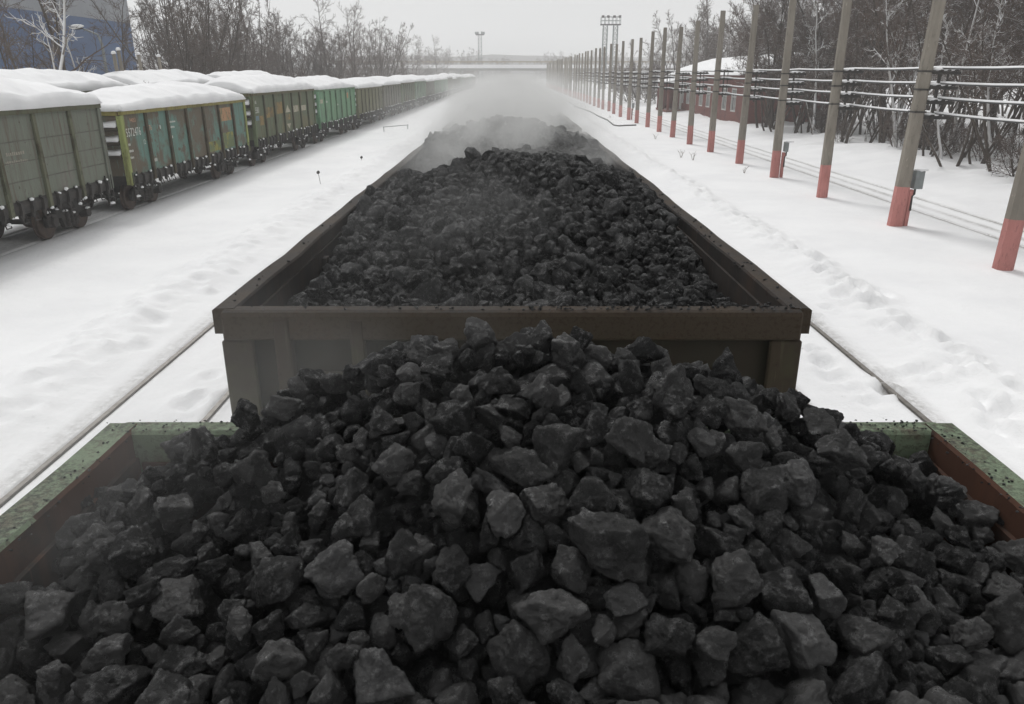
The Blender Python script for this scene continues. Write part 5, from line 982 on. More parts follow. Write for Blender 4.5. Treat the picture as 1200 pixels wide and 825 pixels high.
# low pipe barrier and marker stakes left of the coal wagons
a = ground_at(450, 155); b = ground_at(478, 152)
t = thing('pipe_barrier', 'low thin pipe barrier standing in the snow left of the coal wagons', 'barrier', (a.x, a.y, 0))
d = b-a; d.z = 0
for q in (Vector((0, 0, 0)), d): m = MB(); m.tube([(q.x, q.y, -.2), (q.x, q.y, .42)], .035, 6); m.build('leg', M['galvanised'], t)
m = MB(); m.tube([(-.05, 0, .42), (d.x+.05, d.y, .40)], .035, 6); m.build('top_bar', M['galvanised'], t)
for (px, py, h, lab) in ((377, 219, .62, 'thin stake with a black knob in the snow, nearer of the two on the left'), (424, 191, .30, 'short stake with a black knob in the snow, farther of the two on the left')):
    p = ground_at(px, py); t = thing('marker_stake', lab, 'stake', (p.x, p.y, 0))
    m = MB(); m.tube([(0, 0, -.2), (-.1 if h > .5 else 0, 0, h)], .011, 5); m.build('rod', M['black_steel'], t)
    m = MB(); m.blob((-.1 if h > .5 else 0, 0, h), (.075, .075, .07), 3); m.build('knob', M['black_steel'], t)
# dry weeds poking out of the snow on the right
M['weed'] = m_plain('dry_weed', (.16, .12, .08), (.1, .075, .05), 8, .9, 0)
def weed(px, py, h, lab, seed, n=6):
    p = ground_at(px, py); r = random.Random(seed); m = MB()
    for k in range(n):
        a = r.uniform(0, 6.3); l = h*r.uniform(.5, 1); q = [(0, 0, -.1), (math.cos(a)*l*.25, math.sin(a)*l*.25, l*.6), (math.cos(a)*l*.6, math.sin(a)*l*.6, l)]
        m.tube(q, [.012, .009, .004], 4); 
        for z in range(3): b = r.uniform(0, 6.3); m.tube([q[1], (q[1][0]+math.cos(b)*l*.25, q[1][1]+math.sin(b)*l*.25, q[1][2]+l*.2)], [.006, .003], 3)
    o = m.build('dry_weed', M['weed'], None, (p.x, p.y, g_height(p.x, p.y))); tag(o, lab, 'weed', 'dry weeds in the snow')
for i, (px, py, h, lab) in enumerate(((798, 185, .7, 'dry weed stalk in the snow left of the fifth pole, farther one'), (812, 188, .8, 'dry weed stalk in the snow just left of the fifth pole'), (872, 202, .5, 'low spread of dry weed in front of the fourth pole'), (1105, 178, .9, 'dry weed at the tree edge behind the second pole'), (768, 163, .6, 'dry weed near the seventh pole'), (715, 138, .6, 'dry weed tuft by the far poles'))): weed(px, py, h*.7, lab, i, 4)

# ------------------------------------------------------------------ brick building on the right
tb = NT('brick_wall'); v = tb.coord('Object'); sw = tb.n('ShaderNodeSeparateXYZ'); tb.l(v, sw.inputs[0]); cw = tb.n('ShaderNodeCombineXYZ')
tb.l(tb.math('ADD', sw.outputs[0], sw.outputs[1]), cw.inputs[0]); tb.l(sw.outputs[2], cw.inputs[1])
bk = tb.n('ShaderNodeTexBrick'); tb.l(cw.outputs[0], bk.inputs['Vector']); bk.inputs['Scale'].default_value = 4; bk.inputs['Color1'].default_value = (.19, .055, .042, 1); bk.inputs['Color2'].default_value = (.14, .042, .034, 1); bk.inputs['Mortar'].default_value = (.2, .15, .13, 1); bk.inputs['Mortar Size'].default_value = .012
tb.color(tb.mix(tb.ramp(tb.noise(.8, 6, .6, v), .5, .75), bk.outputs[0], (.10, .04, .035))); tb.rough(.9); M['brick'] = tb.m
M['white_trim'] = m_plain('white_trim', (.6, .6, .58), (.5, .5, .48), 5, .8, 0)
tg = NT('window_glass'); tg.color((.03, .035, .04)); tg.rough(.12); M['glass'] = tg.m
B = thing('brick_building', 'low red brick building with snow covered roof behind the poles', 'building', (21, 72.5, .2))
LEN, DEP, EH = 31.5, 9, 4.3
m = MB(); wins = [3.5+i*3.3 for i in range(9)]
# front wall with real openings: piers, sill and head bands
m.box(0, .4, 0, LEN, 0, 1.0); m.box(0, .4, 0, LEN, 3.1, EH)
e = 0.0
for w in wins+[None]:
    e2 = w-.8 if w else LEN
    m.box(0, .4, e, e2, 1.0, 3.1); e = (w+.8) if w else LEN
m.box(.402, DEP, 0, .4, 0, EH); m.box(.402, DEP, LEN-.4, LEN, 0, EH); m.box(DEP-.4, DEP, .402, LEN-.402, 0, EH)
m.build('wall', M['brick'], B)
for w in wins:
    f = MB(); f.box(-.03, .12, w-.8, w-.68, 1.0, 3.1); f.box(-.03, .12, w+.68, w+.8, 1.0, 3.1); f.box(-.03, .12, w-.68, w+.68, 1.0, 1.12); f.box(-.03, .12, w-.68, w+.68, 2.98, 3.1); f.box(.0, .1, w-.05, w+.05, 1.12, 2.98); f.box(.003, .097, w-.68, w+.68, 2.3, 2.38)
    o = f.build('window', M['white_trim'], B); g = MB(); g.box(.13, .15, w-.7, w+.7, 1.1, 3.0); g.build('pane', M['glass'], o)
m = MB(); m.prism([(-.7, EH+.003), (DEP+.7, EH+.003), (DEP/2, EH+1.5)], 'y', -.6, LEN+.6); m.build('roof', m_plain('roof_board', (.09, .08, .07), (.06, .055, .05), 3, .8), B)
m = MB(); n = 20; v = []; f = []
for j in range(41):
    y = -.75+(LEN+1.5)*j/40
    for i in range(n+1):
        x = -.85+(DEP+1.7)*i/n; r = EH+.02+(1.5)*(1-abs(x-DEP/2)/(DEP/2+.7)); ed = min(1, min(i, n-i)/1.5, min(j, 40-j)/1.2+.2)
        v.append((x, y, r+.02+.36*ed+.06*nz(x, y, .6, 8)))
n1 = n+1; f = [(j*n1+i, j*n1+i+1, (j+1)*n1+i+1, (j+1)*n1+i) for j in range(40) for i in range(n)]
k0 = len(v); v += [(p[0], p[1], EH+.012+(1.5)*(1-abs(p[0]-DEP/2)/(DEP/2+.7))) for p in list(v)]
f += [tuple(k0+q for q in reversed(face)) for face in f]
ring = list(range(n1))+[j*n1+n for j in range(1, 41)]+[40*n1+i for i in range(n-1, -1, -1)]+[j*n1 for j in range(39, 0, -1)]
f += [(ring[i], ring[(i+1) % len(ring)], k0+ring[(i+1) % len(ring)], k0+ring[i]) for i in range(len(ring))]
m.add(v, f); m.build('roof_snow', M['snow'], B, smooth=True)
m = MB(); m.box(-2.3, -.003, 24.5, 31.5, 0, .25)
for y in (24.7, 27.8, 31.1): m.box(-2.2, -1.95, y-.15, y+.15, .25, 3.3)
m.box(-2.2, -.003, 31.25, 31.45, .25, 3.3); m.build('porch', M['brick'], B)
m = MB(); m.prism([(-2.6, 3.3), (-.003, 3.75), (-.003, 3.95), (-2.6, 3.5)], 'y', 24.1, 31.9); m.build('porch_roof', M['snow'], B)
m = MB(); m.box(-.06, -.004, 26.7, 27.9, .26, 2.5); m.build('door', M['white_trim'], B)

# ------------------------------------------------------------------ blue warehouse on the left
def m_clad(name, c1, c2):
    t = NT(name); v = t.coord('Object'); t.color(t.mix(t.ramp(t.noise(.25, 7, .65, t.coord('Object', (1, 1, .4))), .35, .7), c1, c2)); t.rough(.6)
    w = t.n('ShaderNodeTexWave', wave_type='BANDS', bands_direction='Y'); w.inputs['Scale'].default_value = 1.2; t.l(v, w.inputs['Vector']); t.bump(w.outputs[1], .5, .05); return t.m
Wh = thing('warehouse', 'large blue and grey clad warehouse behind the bare trees on the left', 'building', (-47, 30, 0))
m = MB(); m.box(-30, 0, 0, 72, -.5, 10.4); m.build('blue_wall', m_clad('blue_cladding', (.045, .095, .215), (.06, .12, .25)), Wh)
m = MB(); m.box(-30, .02, -.02, 72.02, 10.403, 19); m.build('grey_wall', m_clad('grey_cladding', (.30, .315, .34), (.25, .265, .29)), Wh)
m = MB(); m.box(-30.4, .4, -.4, 72.4, 19.003, 19.5); m.build('roof', M['snow'], Wh)
# lamp and posts in front of it
def street_lamp(px, t_, top, lab):
    d = ray(px, 90); k = t_/1.0; x, y = d.x*t_, d.y*t_
    o = thing('street_lamp', lab, 'street lamp', (x, y, 0), group='lamps before the warehouse')
    m = MB(); m.tube([(0, 0, -.3), (0, 0, top-.8), (-.15, 0, top-.3), (-.9, 0, top)], [.11, .08, .06, .05], 8); m.build('post', M['galvanised'], o, smooth=True)
    m = MB(); m.blob((-1.25, 0, top+.03), (.36, .14, .08), 2); m.build('lamp_head', M['black_steel'], o, smooth=True)
    m = MB(); m.blob((-1.22, 0, top+.14), (.38, .16, .10), 5); m.build('snow_cap', M['snow'], o, smooth=True)
street_lamp(126, 44, 7.0, 'street lamp with a snow capped head in front of the blue warehouse')
for (px, t_, h, lab) in ((142, 40, 5.6, 'left of two thick snow capped posts in front of the blue warehouse'), (148, 41, 5.8, 'right of two thick snow capped posts in front of the blue warehouse'), (170, 46, 5.7, 'snow capped post with a bent white top near the warehouse corner'), (193, 47, 5.6, 'dark post by the warehouse corner')):
    d = ray(px, 90); o = thing('wooden_post', lab, 'post', (d.x*t_, d.y*t_, 0), (0, R(-2), 0))
    m = MB(); m.tube([(0, 0, -.3), (0, 0, h)], [.11, .09], 9); m.build('shaft', M['concrete'], o, smooth=True)
    m = MB(); m.blob((0, 0, h+.05), (.13, .13, .09), 3); m.build('snow_cap', M['snow'], o, smooth=True)

# ------------------------------------------------------------------ overpass and floodlight masts far off
OV = thing('overpass', 'long road overpass crossing the tracks in the mist', 'bridge', (0, 335, 0))
M['bridge_conc'] = m_plain('bridge_concrete', (.27, .26, .245), (.2, .195, .18), .5, .9)
m = MB(); m.box(-75, 90, -5, 5, 5.6, 7.1); m.build('deck', M['bridge_conc'], OV)
m = MB(); m.box(-75, 90, -5.4, -5.003, 6.5, 7.9); m.build('deck_snow', M['snow'], OV)
m = MB(); m.box(-75, 90, -5.2, -5.05, 8.75, 9.15)
for i in range(56): m.box(-75+i*3, -74.8+i*3, -5.19, -5.06, 7.9, 8.75)
m.build('railing', m_plain('railing_paint', (.30, .22, .11), (.22, .17, .10), 1, .8), OV)
for x in (-66, -44, -22, 22, 44, 66, 84):
    m = MB(); m.box(x-1.2, x+1.2, -4, 4, -.5, 5.597); m.build('pier', M['bridge_conc'], OV)
def mast(loc, h, lab, twin):
    o = thing('floodlight_mast', lab, 'floodlight mast', loc, group='floodlight masts')
    def lattice(cx, w):
        m = MB()
        for a in (-1, 1):
            for b in (-1, 1): m.box(cx+a*w-.09, cx+a*w+.09, b*w-.09, b*w+.09, 0, h)
        n = int(h/(2*w))
        for i in range(n):
            z0, z1 = h*i/n, h*(i+1)/n
            for (p, q) in (((-w, -w), (w, -w)), ((w, -w), (w, w)), ((w, w), (-w, w)), ((-w, w), (-w, -w))):
                m.tube([(cx+p[0], p[1], z0), (cx+q[0], q[1], z1)], .06, 4); m.tube([(cx+p[0], p[1], z1), (cx+q[0], q[1], z1)], .05, 4)
        return m
    if twin:
        for c in (-1.35, 1.35): lattice(c, .55).build('lattice_leg', M['galvanised'], o)
        m = MB(); m.box(-2.6, 2.6, -1.2, 1.2, h+.003, h+.25); m.build('platform', M['black_steel'], o)
        m = MB()
        for x in [-2.5+i*1.0 for i in range(6)]:
            for y in (-1.1, 1.1): m.box(x-.06, x+.06, y-.06, y+.06, h+.25, h+2.0)
        for y in (-1.1, 1.1):
            for z in (1.1, 2.0): m.box(-2.56, 2.56, y-.05, y+.05, h+z-.05, h+z+.05)
        m.build('guard_rail', M['galvanised'], o)
        for x in (-2.2, -.8, .8, 2.2): m = MB(); m.box(x-.35, x+.35, -1.5, -1.2, h+1.7, h+2.3); m.build('floodlight', M['black_steel'], o, bevel=.05)
    else:
        lattice(0, .75).build('lattice_leg', M['galvanised'], o)
        m = MB(); m.tube([(0, 0, h), (0, 0, h+.4)], 2.0, 10); m.build('platform', M['black_steel'], o)
        for a in range(6): q = PI*a/3; m = MB(); m.box(1.8*math.cos(q)-.4, 1.8*math.cos(q)+.4, 1.8*math.sin(q)-.3, 1.8*math.sin(q)+.3, h+.4, h+1.4); m.build('floodlight', M['galvanised'], o, bevel=.06)
d = ray(713, 90); mast((d.x*205, d.y*205, 0), 16.5, 'twin legged lattice floodlight mast right of the tracks', True)
d = ray(563, 90); mast((d.x*345, d.y*345, 0), 20.5, 'single lattice floodlight mast left of the tracks in the mist', False)

# small signal lights far down the right side

# ------------------------------------------------------------------ trees
def tube_np(pts, rad, n, V, F, cnt):
    pts = np.asarray(pts, float); m = len(pts)
    d = np.gradient(pts, axis=0); d /= np.maximum(np.linalg.norm(d, axis=1)[:, None], 1e-9)
    ref = np.where(np.abs(d[:, 2:3]) < .9, [[0, 0, 1.]], [[1., 0, 0]])
    a = np.cross(d, ref); a /= np.maximum(np.linalg.norm(a, axis=1)[:, None], 1e-9); b = np.cross(d, a)
    t = np.arange(n)*2*PI/n
    v = pts[:, None, :]+(a[:, None, :]*np.cos(t)[None, :, None]+b[:, None, :]*np.sin(t)[None, :, None])*np.asarray(rad)[:, None, None]
    i, k = np.meshgrid(np.arange(m-1), np.arange(n), indexing='ij'); k2 = (k+1) % n
    f = np.stack([i*n+k, i*n+k2, (i+1)*n+k2, (i+1)*n+k], -1).reshape(-1, 4)+cnt
    V.append(v.reshape(-1, 3)); F.append(f); return cnt+m*n
def grow(rnd, p, d, L, r0, r1, k, wob, up):
    pts = [p]; q = np.array(p, float); d = np.array(d, float)
    for i in range(k):
        d = d+np.array([rnd.gauss(0, wob), rnd.gauss(0, wob), rnd.gauss(0, wob)+up]); d /= np.linalg.norm(d); q = q+d*L/k; pts.append(q.copy())
    return np.array(pts), np.linspace(r0, r1, k+1), d
def perp(rnd, d, ang):
    r = np.array([rnd.gauss(0, 1), rnd.gauss(0, 1), rnd.gauss(0, 1)]); r -= d*np.dot(r, d); r /= np.linalg.norm(r)
    return d*math.cos(ang)+r*math.sin(ang)
def tree_mesh(seed, h, stems=1, spread=.5, nl=14, nb=6, nt=6, lean=.08, trunk_r=.14, twig=.011, low=.22, up=.06, bark='bark', crown='twigs', nq=0):
    rnd = random.Random(seed); TV = []; TF = []; tc = 0; CV = []; CF = []; cc = 0
    for s in range(stems):
        a = rnd.uniform(0, 6.3); l0 = lean if stems == 1 else lean+rnd.uniform(.08, .35)
        d = np.array([math.cos(a)*l0, math.sin(a)*l0, 1.0]); d /= np.linalg.norm(d)
        hh = h*rnd.uniform(.8, 1) if stems > 1 else h
        pts, rad, _ = grow(rnd, np.array([math.cos(a), math.sin(a), 0])*(.25 if stems > 1 else 0)+[0, 0, -.3], d, hh, trunk_r*(1 if stems == 1 else .75), .018, 9, .07, .03)
        tc = tube_np(pts, rad, 7, TV, TF, tc)
        n1 = max(4, nl//(1 if stems == 1 else 2))
        for i in range(n1):
            u = low+(1-low)*((i+rnd.random())/n1)*.97; ix = u*9; j = min(8, int(ix)); fr = ix-j
            p = pts[j]*(1-fr)+pts[j+1]*fr; dd = pts[j+1]-pts[j]; dd /= np.linalg.norm(dd)
            r = (rad[j]*(1-fr)+rad[j+1]*fr)*.6
            L = hh*spread*(1-u*.72)*rnd.uniform(.7, 1.15)
            bp, br, bd = grow(rnd, p, perp(rnd, dd, R(rnd.uniform(30, 62))), L, max(.016, r), .010, 6, .13, up)
            (cc) ; cc = tube_np(bp, br, 5, CV, CF, cc)
            for k in range(nb):
                w = .18+.8*(k+rnd.random())/nb; ix2 = w*6; j2 = min(5, int(ix2)); f2 = ix2-j2
                p2 = bp[j2]*(1-f2)+bp[j2+1]*f2; d2 = bp[j2+1]-bp[j2]; d2 /= np.linalg.norm(d2)
                L2 = L*.5*(1-w*.5)*rnd.uniform(.6, 1.2)
                cp, cr, cdir = grow(rnd, p2, perp(rnd, d2, R(rnd.uniform(25, 60))), L2, max(twig*1.3, br[j2]*.5), twig*.75, 4, .17, up*.8)
                cc = tube_np(cp, cr, 4, CV, CF, cc)
                for q in range(nt):
                    w3 = .15+.85*(q+rnd.random())/nt; ix3 = w3*4; j3 = min(3, int(ix3)); f3 = ix3-j3
                    p3 = cp[j3]*(1-f3)+cp[j3+1]*f3; d3 = cp[j3+1]-cp[j3]; d3 /= np.linalg.norm(d3)
                    L3 = max(.3, L2*.5)*rnd.uniform(.5, 1.3)
                    ep, erad, _ = grow(rnd, p3, perp(rnd, d3, R(rnd.uniform(20, 55))), L3, twig, twig*.5, 3, .2, up*.6)
                    cc = tube_np(ep, erad, 3, CV, CF, cc)
                    for g in range(nq):
                        jj = rnd.randrange(1, 3); gp, gr, _ = grow(rnd, ep[jj], perp(rnd, d3, R(rnd.uniform(25, 60))), L3*.55*rnd.uniform(.6, 1.2), twig*.75, twig*.4, 2, .2, 0)
                        cc = tube_np(gp, gr, 3, CV, CF, cc)
    return np_mesh('trunk', np.vstack(TV), np.vstack(TF), M[bark], True), np_mesh('crown', np.vstack(CV), np.vstack(CF), M[crown], False)
M['bark'] = m_bark('bark', (.055, .043, .034), (.085, .068, .055), .45, (.3, .6))
M['twigs'] = m_bark('twigs', (.10, .076, .062), (.13, .10, .082), .36, (.45, .75))
M['dark_twigs'] = m_bark('dark_twigs', (.098, .071, .058), (.128, .096, .08), .5, (.45, .75))
M['white_bark'] = m_bark('snowy_bark', (.30, .27, .23), (.12, .10, .085), .75, (-.5, .3))
TREES = {
 'tall': [tree_mesh(s, 13.5, 1, .42, 18, 7, 6, nq=1) for s in (1, 2, 3)],
 'multi': [tree_mesh(s, 13, 5, .36, 18, 7, 7, low=.08, nq=1, up=.09, twig=.013) for s in (11, 12, 13)],
 'thin': [tree_mesh(s, 10.5, 2, .32, 14, 5, 5, trunk_r=.09, low=.3) for s in (21, 22)],
 'dark': [tree_mesh(s, 14, 2, .46, 22, 8, 7, trunk_r=.15, low=.24, crown='dark_twigs', nq=2, twig=.013) for s in (31, 32, 33, 34)],
 'leaning': [tree_mesh(s, 9, 3, .45, 12, 6, 5, lean=.32, trunk_r=.10, low=.38, crown='dark_twigs', nq=1) for s in (41, 42, 43)],
 'bush': [tree_mesh(s, 3.0, 9, .55, 10, 5, 4, lean=.25, trunk_r=.035, low=.1, crown='dark_twigs', twig=.010) for s in (51, 52, 53)],
 'white': [tree_mesh(s, 9.5, 1, .36, 8, 5, 3, trunk_r=.11, low=.42, lean=.12, bark='white_bark', crown='white_bark', twig=.016) for s in (61, 62)],
}
rt = random.Random(31)
def tree(kind, x, y, s, label, group, name='bare_tree', var=None, z=None):
    tr, cr = TREES[kind][rt.randrange(len(TREES[kind])) if var is None else var]
    t = thing(name, label, 'tree' if name != 'bare_bush' else 'bush', (x, y, (g_height(x, y) if z is None else z)-.05), (0, 0, rt.uniform(0, 6.3)), group); t.scale = (s, s, s*rt.uniform(.93, 1.07))
    link('trunk', tr, t); link('crown', cr, t); return t
# left: trees in front of the warehouse (photo x, distance, kind, scale, words)
for (px, d, k, s, lab) in ((42, 37, 'white', 1.15, 'snow plastered pale tree with a forked top before the blue warehouse'), (55, 40, 'thin', 1.1, 'thin leaning bare tree beside the pale snowy one'), (93, 40, 'tall', .95, 'dark bare tree with two leaning trunks before the blue warehouse'),
                           (108, 42, 'white', .8, 'snow streaked slender tree between the lamp and the pale snowy tree'), (15, 40, 'thin', .8, 'bare tree at the left edge of the photo'), (75, 60, 'thin', 1.2, 'bare tree close to the warehouse wall'), (150, 62, 'tall', .85, 'bare tree by the snow capped posts'), (22, 55, 'tall', .9, 'bare tree at the left edge, behind the nearest one')):
    q = ray(px, 90); tree(k, q.x*d, q.y*d, s, lab, 'bare trees before the warehouse')
for i, px in enumerate((5, 35, 70, 110, 165, 185)):
    q = ray(px, 90); d = 38+rt.uniform(0, 8); tree('bush', q.x*d, q.y*d, rt.uniform(1.1, 1.6), 'snowy bush behind the snow heaps below the warehouse, %s from the left' % ORD[i], 'bushes before the warehouse', 'bare_bush')
# left row beyond the wagons
n = 0
for px in np.arange(192, 392, 6):
    d = rt.uniform(.88, 1.25)*(30*FOC/(600-px)); q = ray(px+rt.uniform(-5, 5), 90)
    tree(rt.choice(('multi', 'multi', 'tall')), q.x*d, q.y*d, rt.uniform(.85, 1.05)*(1.0 if px < 350 else .85), 'many stemmed bare tree in the thick row behind the snow heaped wagons', 'thick row of bare trees on the left')
for px in np.arange(388, 560, 5):
    d = min(330, rt.uniform(.9, 1.3)*(27*FOC/(600-px))); q = ray(px+rt.uniform(-3, 3), 90)
    tree(rt.choice(('multi', 'tall', 'thin')), q.x*d, q.y*d, rt.uniform(.8, 1.3), 'misty bare tree in the far row behind the wagons', 'far misty trees on the left')
for px in np.arange(215, 500, 11):
    d = rt.uniform(.9, 1.1)*(25*FOC/(600-px)); q = ray(px, 90); tree('bush', q.x*d, q.y*d, rt.uniform(1.2, 1.8), 'low bare bush at the foot of the left tree row', 'bushes under the left tree row', 'bare_bush')
# right wood
rows = []
for x0, dx, y0, y1, st in ((22.6, 2.2, 13, 63, 1.9), (26, 2.5, 12, 66, 2.2), (30, 3, 10, 67, 2.6), (36, 4, 14, 66, 3.2), (33, 3, 66, 112, 3.0), (33, 5, 96, 150, 2.4), (42, 5, 20, 115, 4.2), (51, 6, 24, 125, 5.5)):
    y = y0
    while y < y1:
        x = x0+rt.uniform(-.5, 1)*dx
        k = rt.choice(('dark', 'leaning', 'leaning') if x0 < 25 else ('dark', 'dark', 'leaning')) if x0 < 30 else 'dark'
        tree(k, x, y+rt.uniform(-.8, .8), rt.uniform(.8, 1.12) if k == 'dark' else rt.uniform(.8, 1.1), {22.6: 'bare tree at the near edge of the dense wood right of the poles', 26: 'bare tree just inside the dense wood right of the poles', 33: 'bare tree standing behind the red brick building'}.get(x0, 'bare tree deep in the dense wood right of the poles'), 'dense wood on the right')
        y += st*rt.uniform(.75, 1.25)
for k in range(36):
    y = 14+k*1.5+rt.uniform(-.5, .5); tree('bush', 22.2+rt.uniform(-.8, 4.5), y, rt.uniform(.4, .9), 'snow dusted bush at the edge of the wood right of the poles', 'bushes along the wood', 'bare_bush')
for i in range(16): tree('white', 22.5+rt.uniform(0, 5), 20+i*2.7+rt.uniform(-1, 1), rt.uniform(.7, 1.1), 'snow plastered pale tree among the dark ones in the wood right of the poles', 'dense wood on the right')
for i in range(20): tree(rt.choice(('dark', 'leaning')), rt.uniform(20.2, 27), rt.uniform(60, 71), rt.uniform(.8, 1.05), 'bare tree in front of the near end of the brick building', 'dense wood on the right')
tree('white', 23.5, 19.5, 1.25, 'thick pale snow laden branching trunk at the right edge of the photo', 'dense wood on the right')
for i, (px, d, k, s) in enumerate(((756, 118, 'bush', 2.2), (742, 126, 'bush', 2.3), (770, 112, 'bush', 1.8), (775, 118, 'dark', .75), (752, 140, 'bush', 2.4), (788, 115, 'dark', .95), (802, 110, 'dark', 1.0), (762, 150, 'thin', 1.15), (781, 140, 'thin', 1.2), (730, 170, 'bush', 2.2), (722, 200, 'bush', 2.2), (812, 112, 'tall', 1.1), (826, 108, 'tall', 1.05))):
    q = ray(px, 90); tree(k, q.x*d, q.y*d, s, ('bare bush' if k == 'bush' else 'bare tree')+' between the brick building and the far mast, %s of the clump' % ORD[i], 'clump beyond the brick building', 'bare_bush' if k == 'bush' else 'bare_tree')
for i, (px, d, k, s) in enumerate(((655, 420, 'multi', .9), (663, 400, 'multi', .8), (676, 330, 'multi', .75), (684, 310, 'multi', .85), (648, 440, 'multi', .75), (692, 300, 'thin', .9), (700, 290, 'bush', 2.2), (640, 440, 'thin', .8))):
    q = ray(px, 90); tree(k, q.x*d, q.y*d, s, 'faint bare tree beyond the overpass, right of the tracks', 'faint trees beyond the overpass')
for px in np.arange(476, 600, 5.0):
    q = ray(px, 90); d = rt.uniform(345, 460); tree(rt.choice(('multi', 'tall')), q.x*d, q.y*d, rt.uniform(.8, 1.35)*(1 if px < 560 else .75), 'faint bare tree beyond the overpass, left of the tracks', 'faint trees beyond the overpass')
for px in np.arange(628, 735, 6.0):
    q = ray(px, 90); d = rt.uniform(345, 440); tree(rt.choice(('multi', 'tall')), q.x*d, q.y*d, rt.uniform(.8, 1.25), 'faint bare tree beyond the overpass, right of the tracks', 'faint trees beyond the overpass')
# far wood: reads as one soft band
def far_wood():
    rnd = random.Random(3); V = []; F = []; n = 0
    src = TREES['multi'][0][1]; a = np.empty(len(src.vertices)*3, dtype=np.float32); src.vertices.foreach_get('co', a); a = a.reshape(-1, 3)
    fc = np.empty(len(src.polygons)*4, dtype=np.int32); src.polygons.foreach_get('vertices', fc); fc = fc.reshape(-1, 4)
    # keep only a share of the twigs: these trees are 500 m off
    keep = rnd.sample(range(len(fc)), len(fc)//2); fk = fc[keep]
    used_, inv = np.unique(fk, return_inverse=True); a = a[used_]; fk = inv.reshape(-1, 4)
    for i in range(42):
        x = -190+i*9.5+rnd.uniform(-4, 4); y = 540+rnd.uniform(-30, 40); s = rnd.uniform(.75, 1.35); c, sn = math.cos(i*2.1), math.sin(i*2.1)
        v = a*np.array([s*1.3, s*1.3, s]); v = np.stack([v[:, 0]*c-v[:, 1]*sn+x, v[:, 0]*sn+v[:, 1]*c+y, v[:, 2]], 1); V.append(v); F.append(fk+n); n += len(a)
    o = link('distant_wood', np_mesh('distant_wood', np.vstack(V), np.vstack(F), M['twigs'])); tag(o, 'far-off wood on the horizon', kind='stuff')
far_wood()

# ------------------------------------------------------------------ hills, air, steam
m = MB(); v = []; f = []
for i in range(61):
    x = -380+i*13; z = 19+6*nz(x, 0, .006, 4)+2.5*nz(x, 0, .03, 8)
    v += [(x, 620, -1), (x, 640, z*.75), (x, 690, z)]
f = [(i*3+q, (i+1)*3+q, (i+1)*3+q+1, i*3+q+1) for i in range(60) for q in range(2)]
m.add(v, f); tag(m.build('hills', m_plain('wooded_hill', (.12, .115, .11), (.18, .175, .17), .05, .95, 0), smooth=True), 'low wooded hills on the horizon', kind='structure')
def volume_box(name, x0, x1, y0, y1, z0, z1, mat, label):
    m = MB(); m.box(x0, x1, y0, y1, z0, z1); o = m.build(name, mat); tag(o, label, kind='stuff'); return o
t = NT('haze_air', True); pv = t.n('ShaderNodeVolumePrincipled'); pv.inputs['Color'].default_value = (.985, .985, .985, 1); pv.inputs['Density'].default_value = HAZE; pv.inputs['Anisotropy'].default_value = .0
t.l(pv.outputs[0], t.out.inputs['Volume']); volume_box('haze', -440, 440, -90, 720, -3, 34, t.m, 'pale winter haze filling the whole yard')
def steam_mat(name, dens, y0, y1, x0, x1, z0, z1, col, fade_y=(6, 8), lo=.42, hi=.7, seed=0, sc=.55, hz=1.0):
    t = NT(name, True); tc = t.n('ShaderNodeTexCoord'); v = tc.outputs['Object']; s = t.n('ShaderNodeSeparateXYZ'); t.l(v, s.inputs[0])
    mp = t.n('ShaderNodeMapping'); mp.inputs['Scale'].default_value = (sc, sc*.7, sc*1.3); mp.inputs['Location'].default_value = (seed, seed, seed); t.l(v, mp.inputs[0])
    n = t.ramp(t.noise(1.0, 4, .6, mp.outputs[0], .6), lo, hi)
    def edge(x, a, b, w0, w1):
        return t.math('MULTIPLY', t.ramp(x, a, a+w0), t.ramp(x, b, b-w1))
    d = t.math('MULTIPLY', n, edge(s.outputs[1], y0, y1, *fade_y)); d = t.math('MULTIPLY', d, edge(s.outputs[0], x0, x1, (x1-x0)*.36, (x1-x0)*.36))
    d = t.math('MULTIPLY', d, edge(s.outputs[2], z0, z1, .35, (z1-z0-.36)*hz)); d = t.math('MULTIPLY', d, dens)
    p = t.n('ShaderNodeVolumePrincipled'); p.inputs['Color'].default_value = tuple(col)+(1,); t.l(d, p.inputs['Density']); p.inputs['Anisotropy'].default_value = .2
    t.l(p.outputs[0], t.out.inputs['Volume']); return t.m
if STEAM:
    X = (-2.0, 2.0)
    volume_box('steam', X[0], X[1], 8.2, 32, 3.15, 4.85, steam_mat('steam_near', 2.2, 8.2, 32, *X, 3.15, 4.85, (.86, .86, .85), (4, 8), .44, .70, 3, hz=1, sc=.8), 'grey steam drifting off the coal of the dark olive wagon')
    X = (-2.3, 2.3)
    volume_box('steam', X[0], X[1], 24, 170, 2.9, 4.8, steam_mat('steam_far', .2, 24, 170, *X, 2.9, 4.8, (.86, .86, .85), (10, 60), .34, .66, 9, sc=.42), 'grey steam hiding the far coal wagons')
    X = (-1.9, .7)
    volume_box('steam', X[0], X[1], 4.1, 8.6, 3.2, 4.35, steam_mat('steam_drift', .12, 4.1, 8.6, *X, 3.2, 4.35, (.93, .93, .92), (1.2, 2.0), .40, .72, 22, sc=1.0), 'thin steam drift over the left front of the dark olive wagon')
    X = (-2.6, .3)
    volume_box('steam', X[0], X[1], 1.15, 3.5, 3.0, 4.3, steam_mat('steam_wisp', .24, 1.15, 3.5, *X, 3.0, 4.3, (.95, .95, .94), (.7, 1.2), .42, .72, 14, sc=1.1), 'thin steam wisp over the left of the nearest heap')

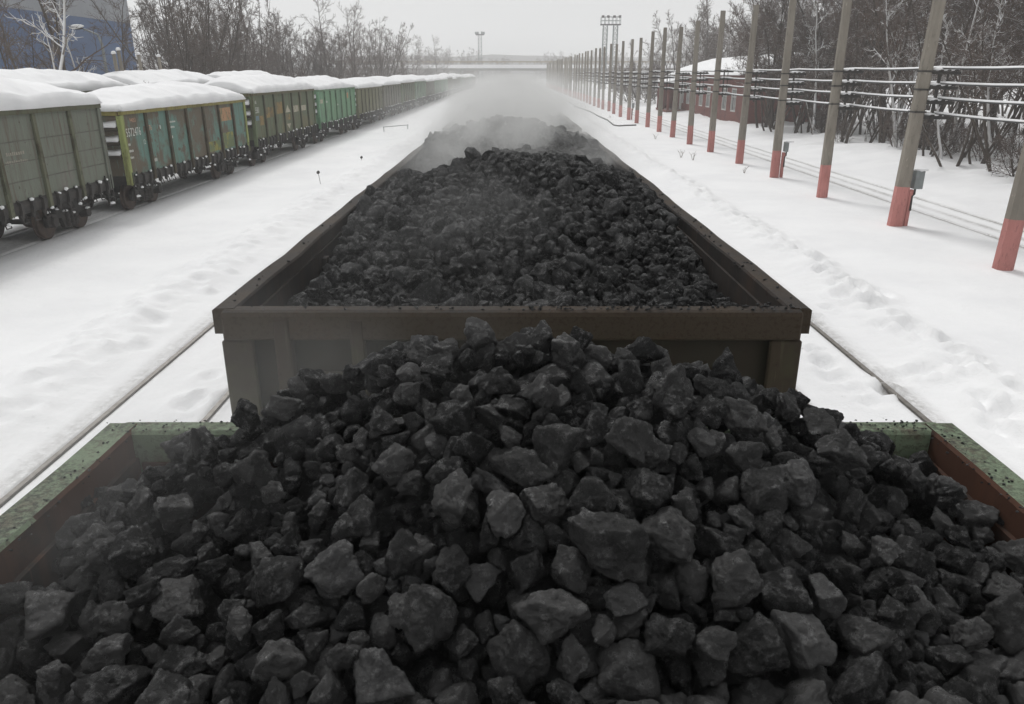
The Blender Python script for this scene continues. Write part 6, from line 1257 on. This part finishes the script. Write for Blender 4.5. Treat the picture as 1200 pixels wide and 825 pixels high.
# ------------------------------------------------------------------ light
W = bpy.data.worlds.new('World'); SC.world = W; W.use_nodes = True; nt = W.node_tree; nt.nodes.clear()
sky = nt.nodes.new('ShaderNodeTexSky'); sky.sky_type = 'NISHITA'; sky.sun_disc = False
SUN_EL, SUN_AZ = R(50), R(-18)
sky.sun_elevation = SUN_EL; sky.sun_rotation = SUN_AZ; sky.air_density = 1.0; sky.dust_density = 4.0; sky.ozone_density = 1.0
bw = nt.nodes.new('ShaderNodeHueSaturation'); bw.inputs['Saturation'].default_value = .06
mx = nt.nodes.new('ShaderNodeMix'); mx.data_type = 'RGBA'; mx.inputs[0].default_value = .8; mx.inputs[7].default_value = SKYC
bg = nt.nodes.new('ShaderNodeBackground'); bg.inputs['Strength'].default_value = SKYS
ow = nt.nodes.new('ShaderNodeOutputWorld')
nt.links.new(sky.outputs[0], bw.inputs['Color']); nt.links.new(bw.outputs[0], mx.inputs[6]); nt.links.new(mx.outputs[2], bg.inputs[0]); nt.links.new(bg.outputs[0], ow.inputs[0])
ld = bpy.data.lights.new('sun', 'SUN'); ld.energy = SUNS; ld.angle = R(18); ld.color = (1, .99, .975); lo = bpy.data.objects.new('sun', ld); COL.objects.link(lo)
lo.rotation_euler = (PI/2-SUN_EL, 0, PI-SUN_AZ) if 0 else (0, 0, 0)
dv = Vector((math.sin(SUN_AZ)*math.cos(SUN_EL), math.cos(SUN_AZ)*math.cos(SUN_EL), math.sin(SUN_EL)))     # towards the sun (Blender sky: rotation measured from +Y)
lo.rotation_euler = (-dv).to_track_quat('-Z', 'Y').to_euler(); lo.location = (0, 0, 60)
SC.view_settings.view_transform = 'Standard'; SC.view_settings.look = 'None'; SC.view_settings.exposure = EXPO; SC.view_settings.gamma = 1; SC.view_settings.use_curve_mapping = False
cy = SC.cycles
cy.use_denoising = True; cy.volume_bounces = 2; cy.max_bounces = 6; cy.diffuse_bounces = 3; cy.glossy_bounces = 2; cy.transmission_bounces = 2; cy.transparent_max_bounces = 6
cy.volume_step_rate = 1.0; cy.volume_max_steps = 96; cy.sample_clamp_indirect = 4; cy.use_light_tree = True
SC.render.film_transparent = False
SC.render.use_persistent_data = False
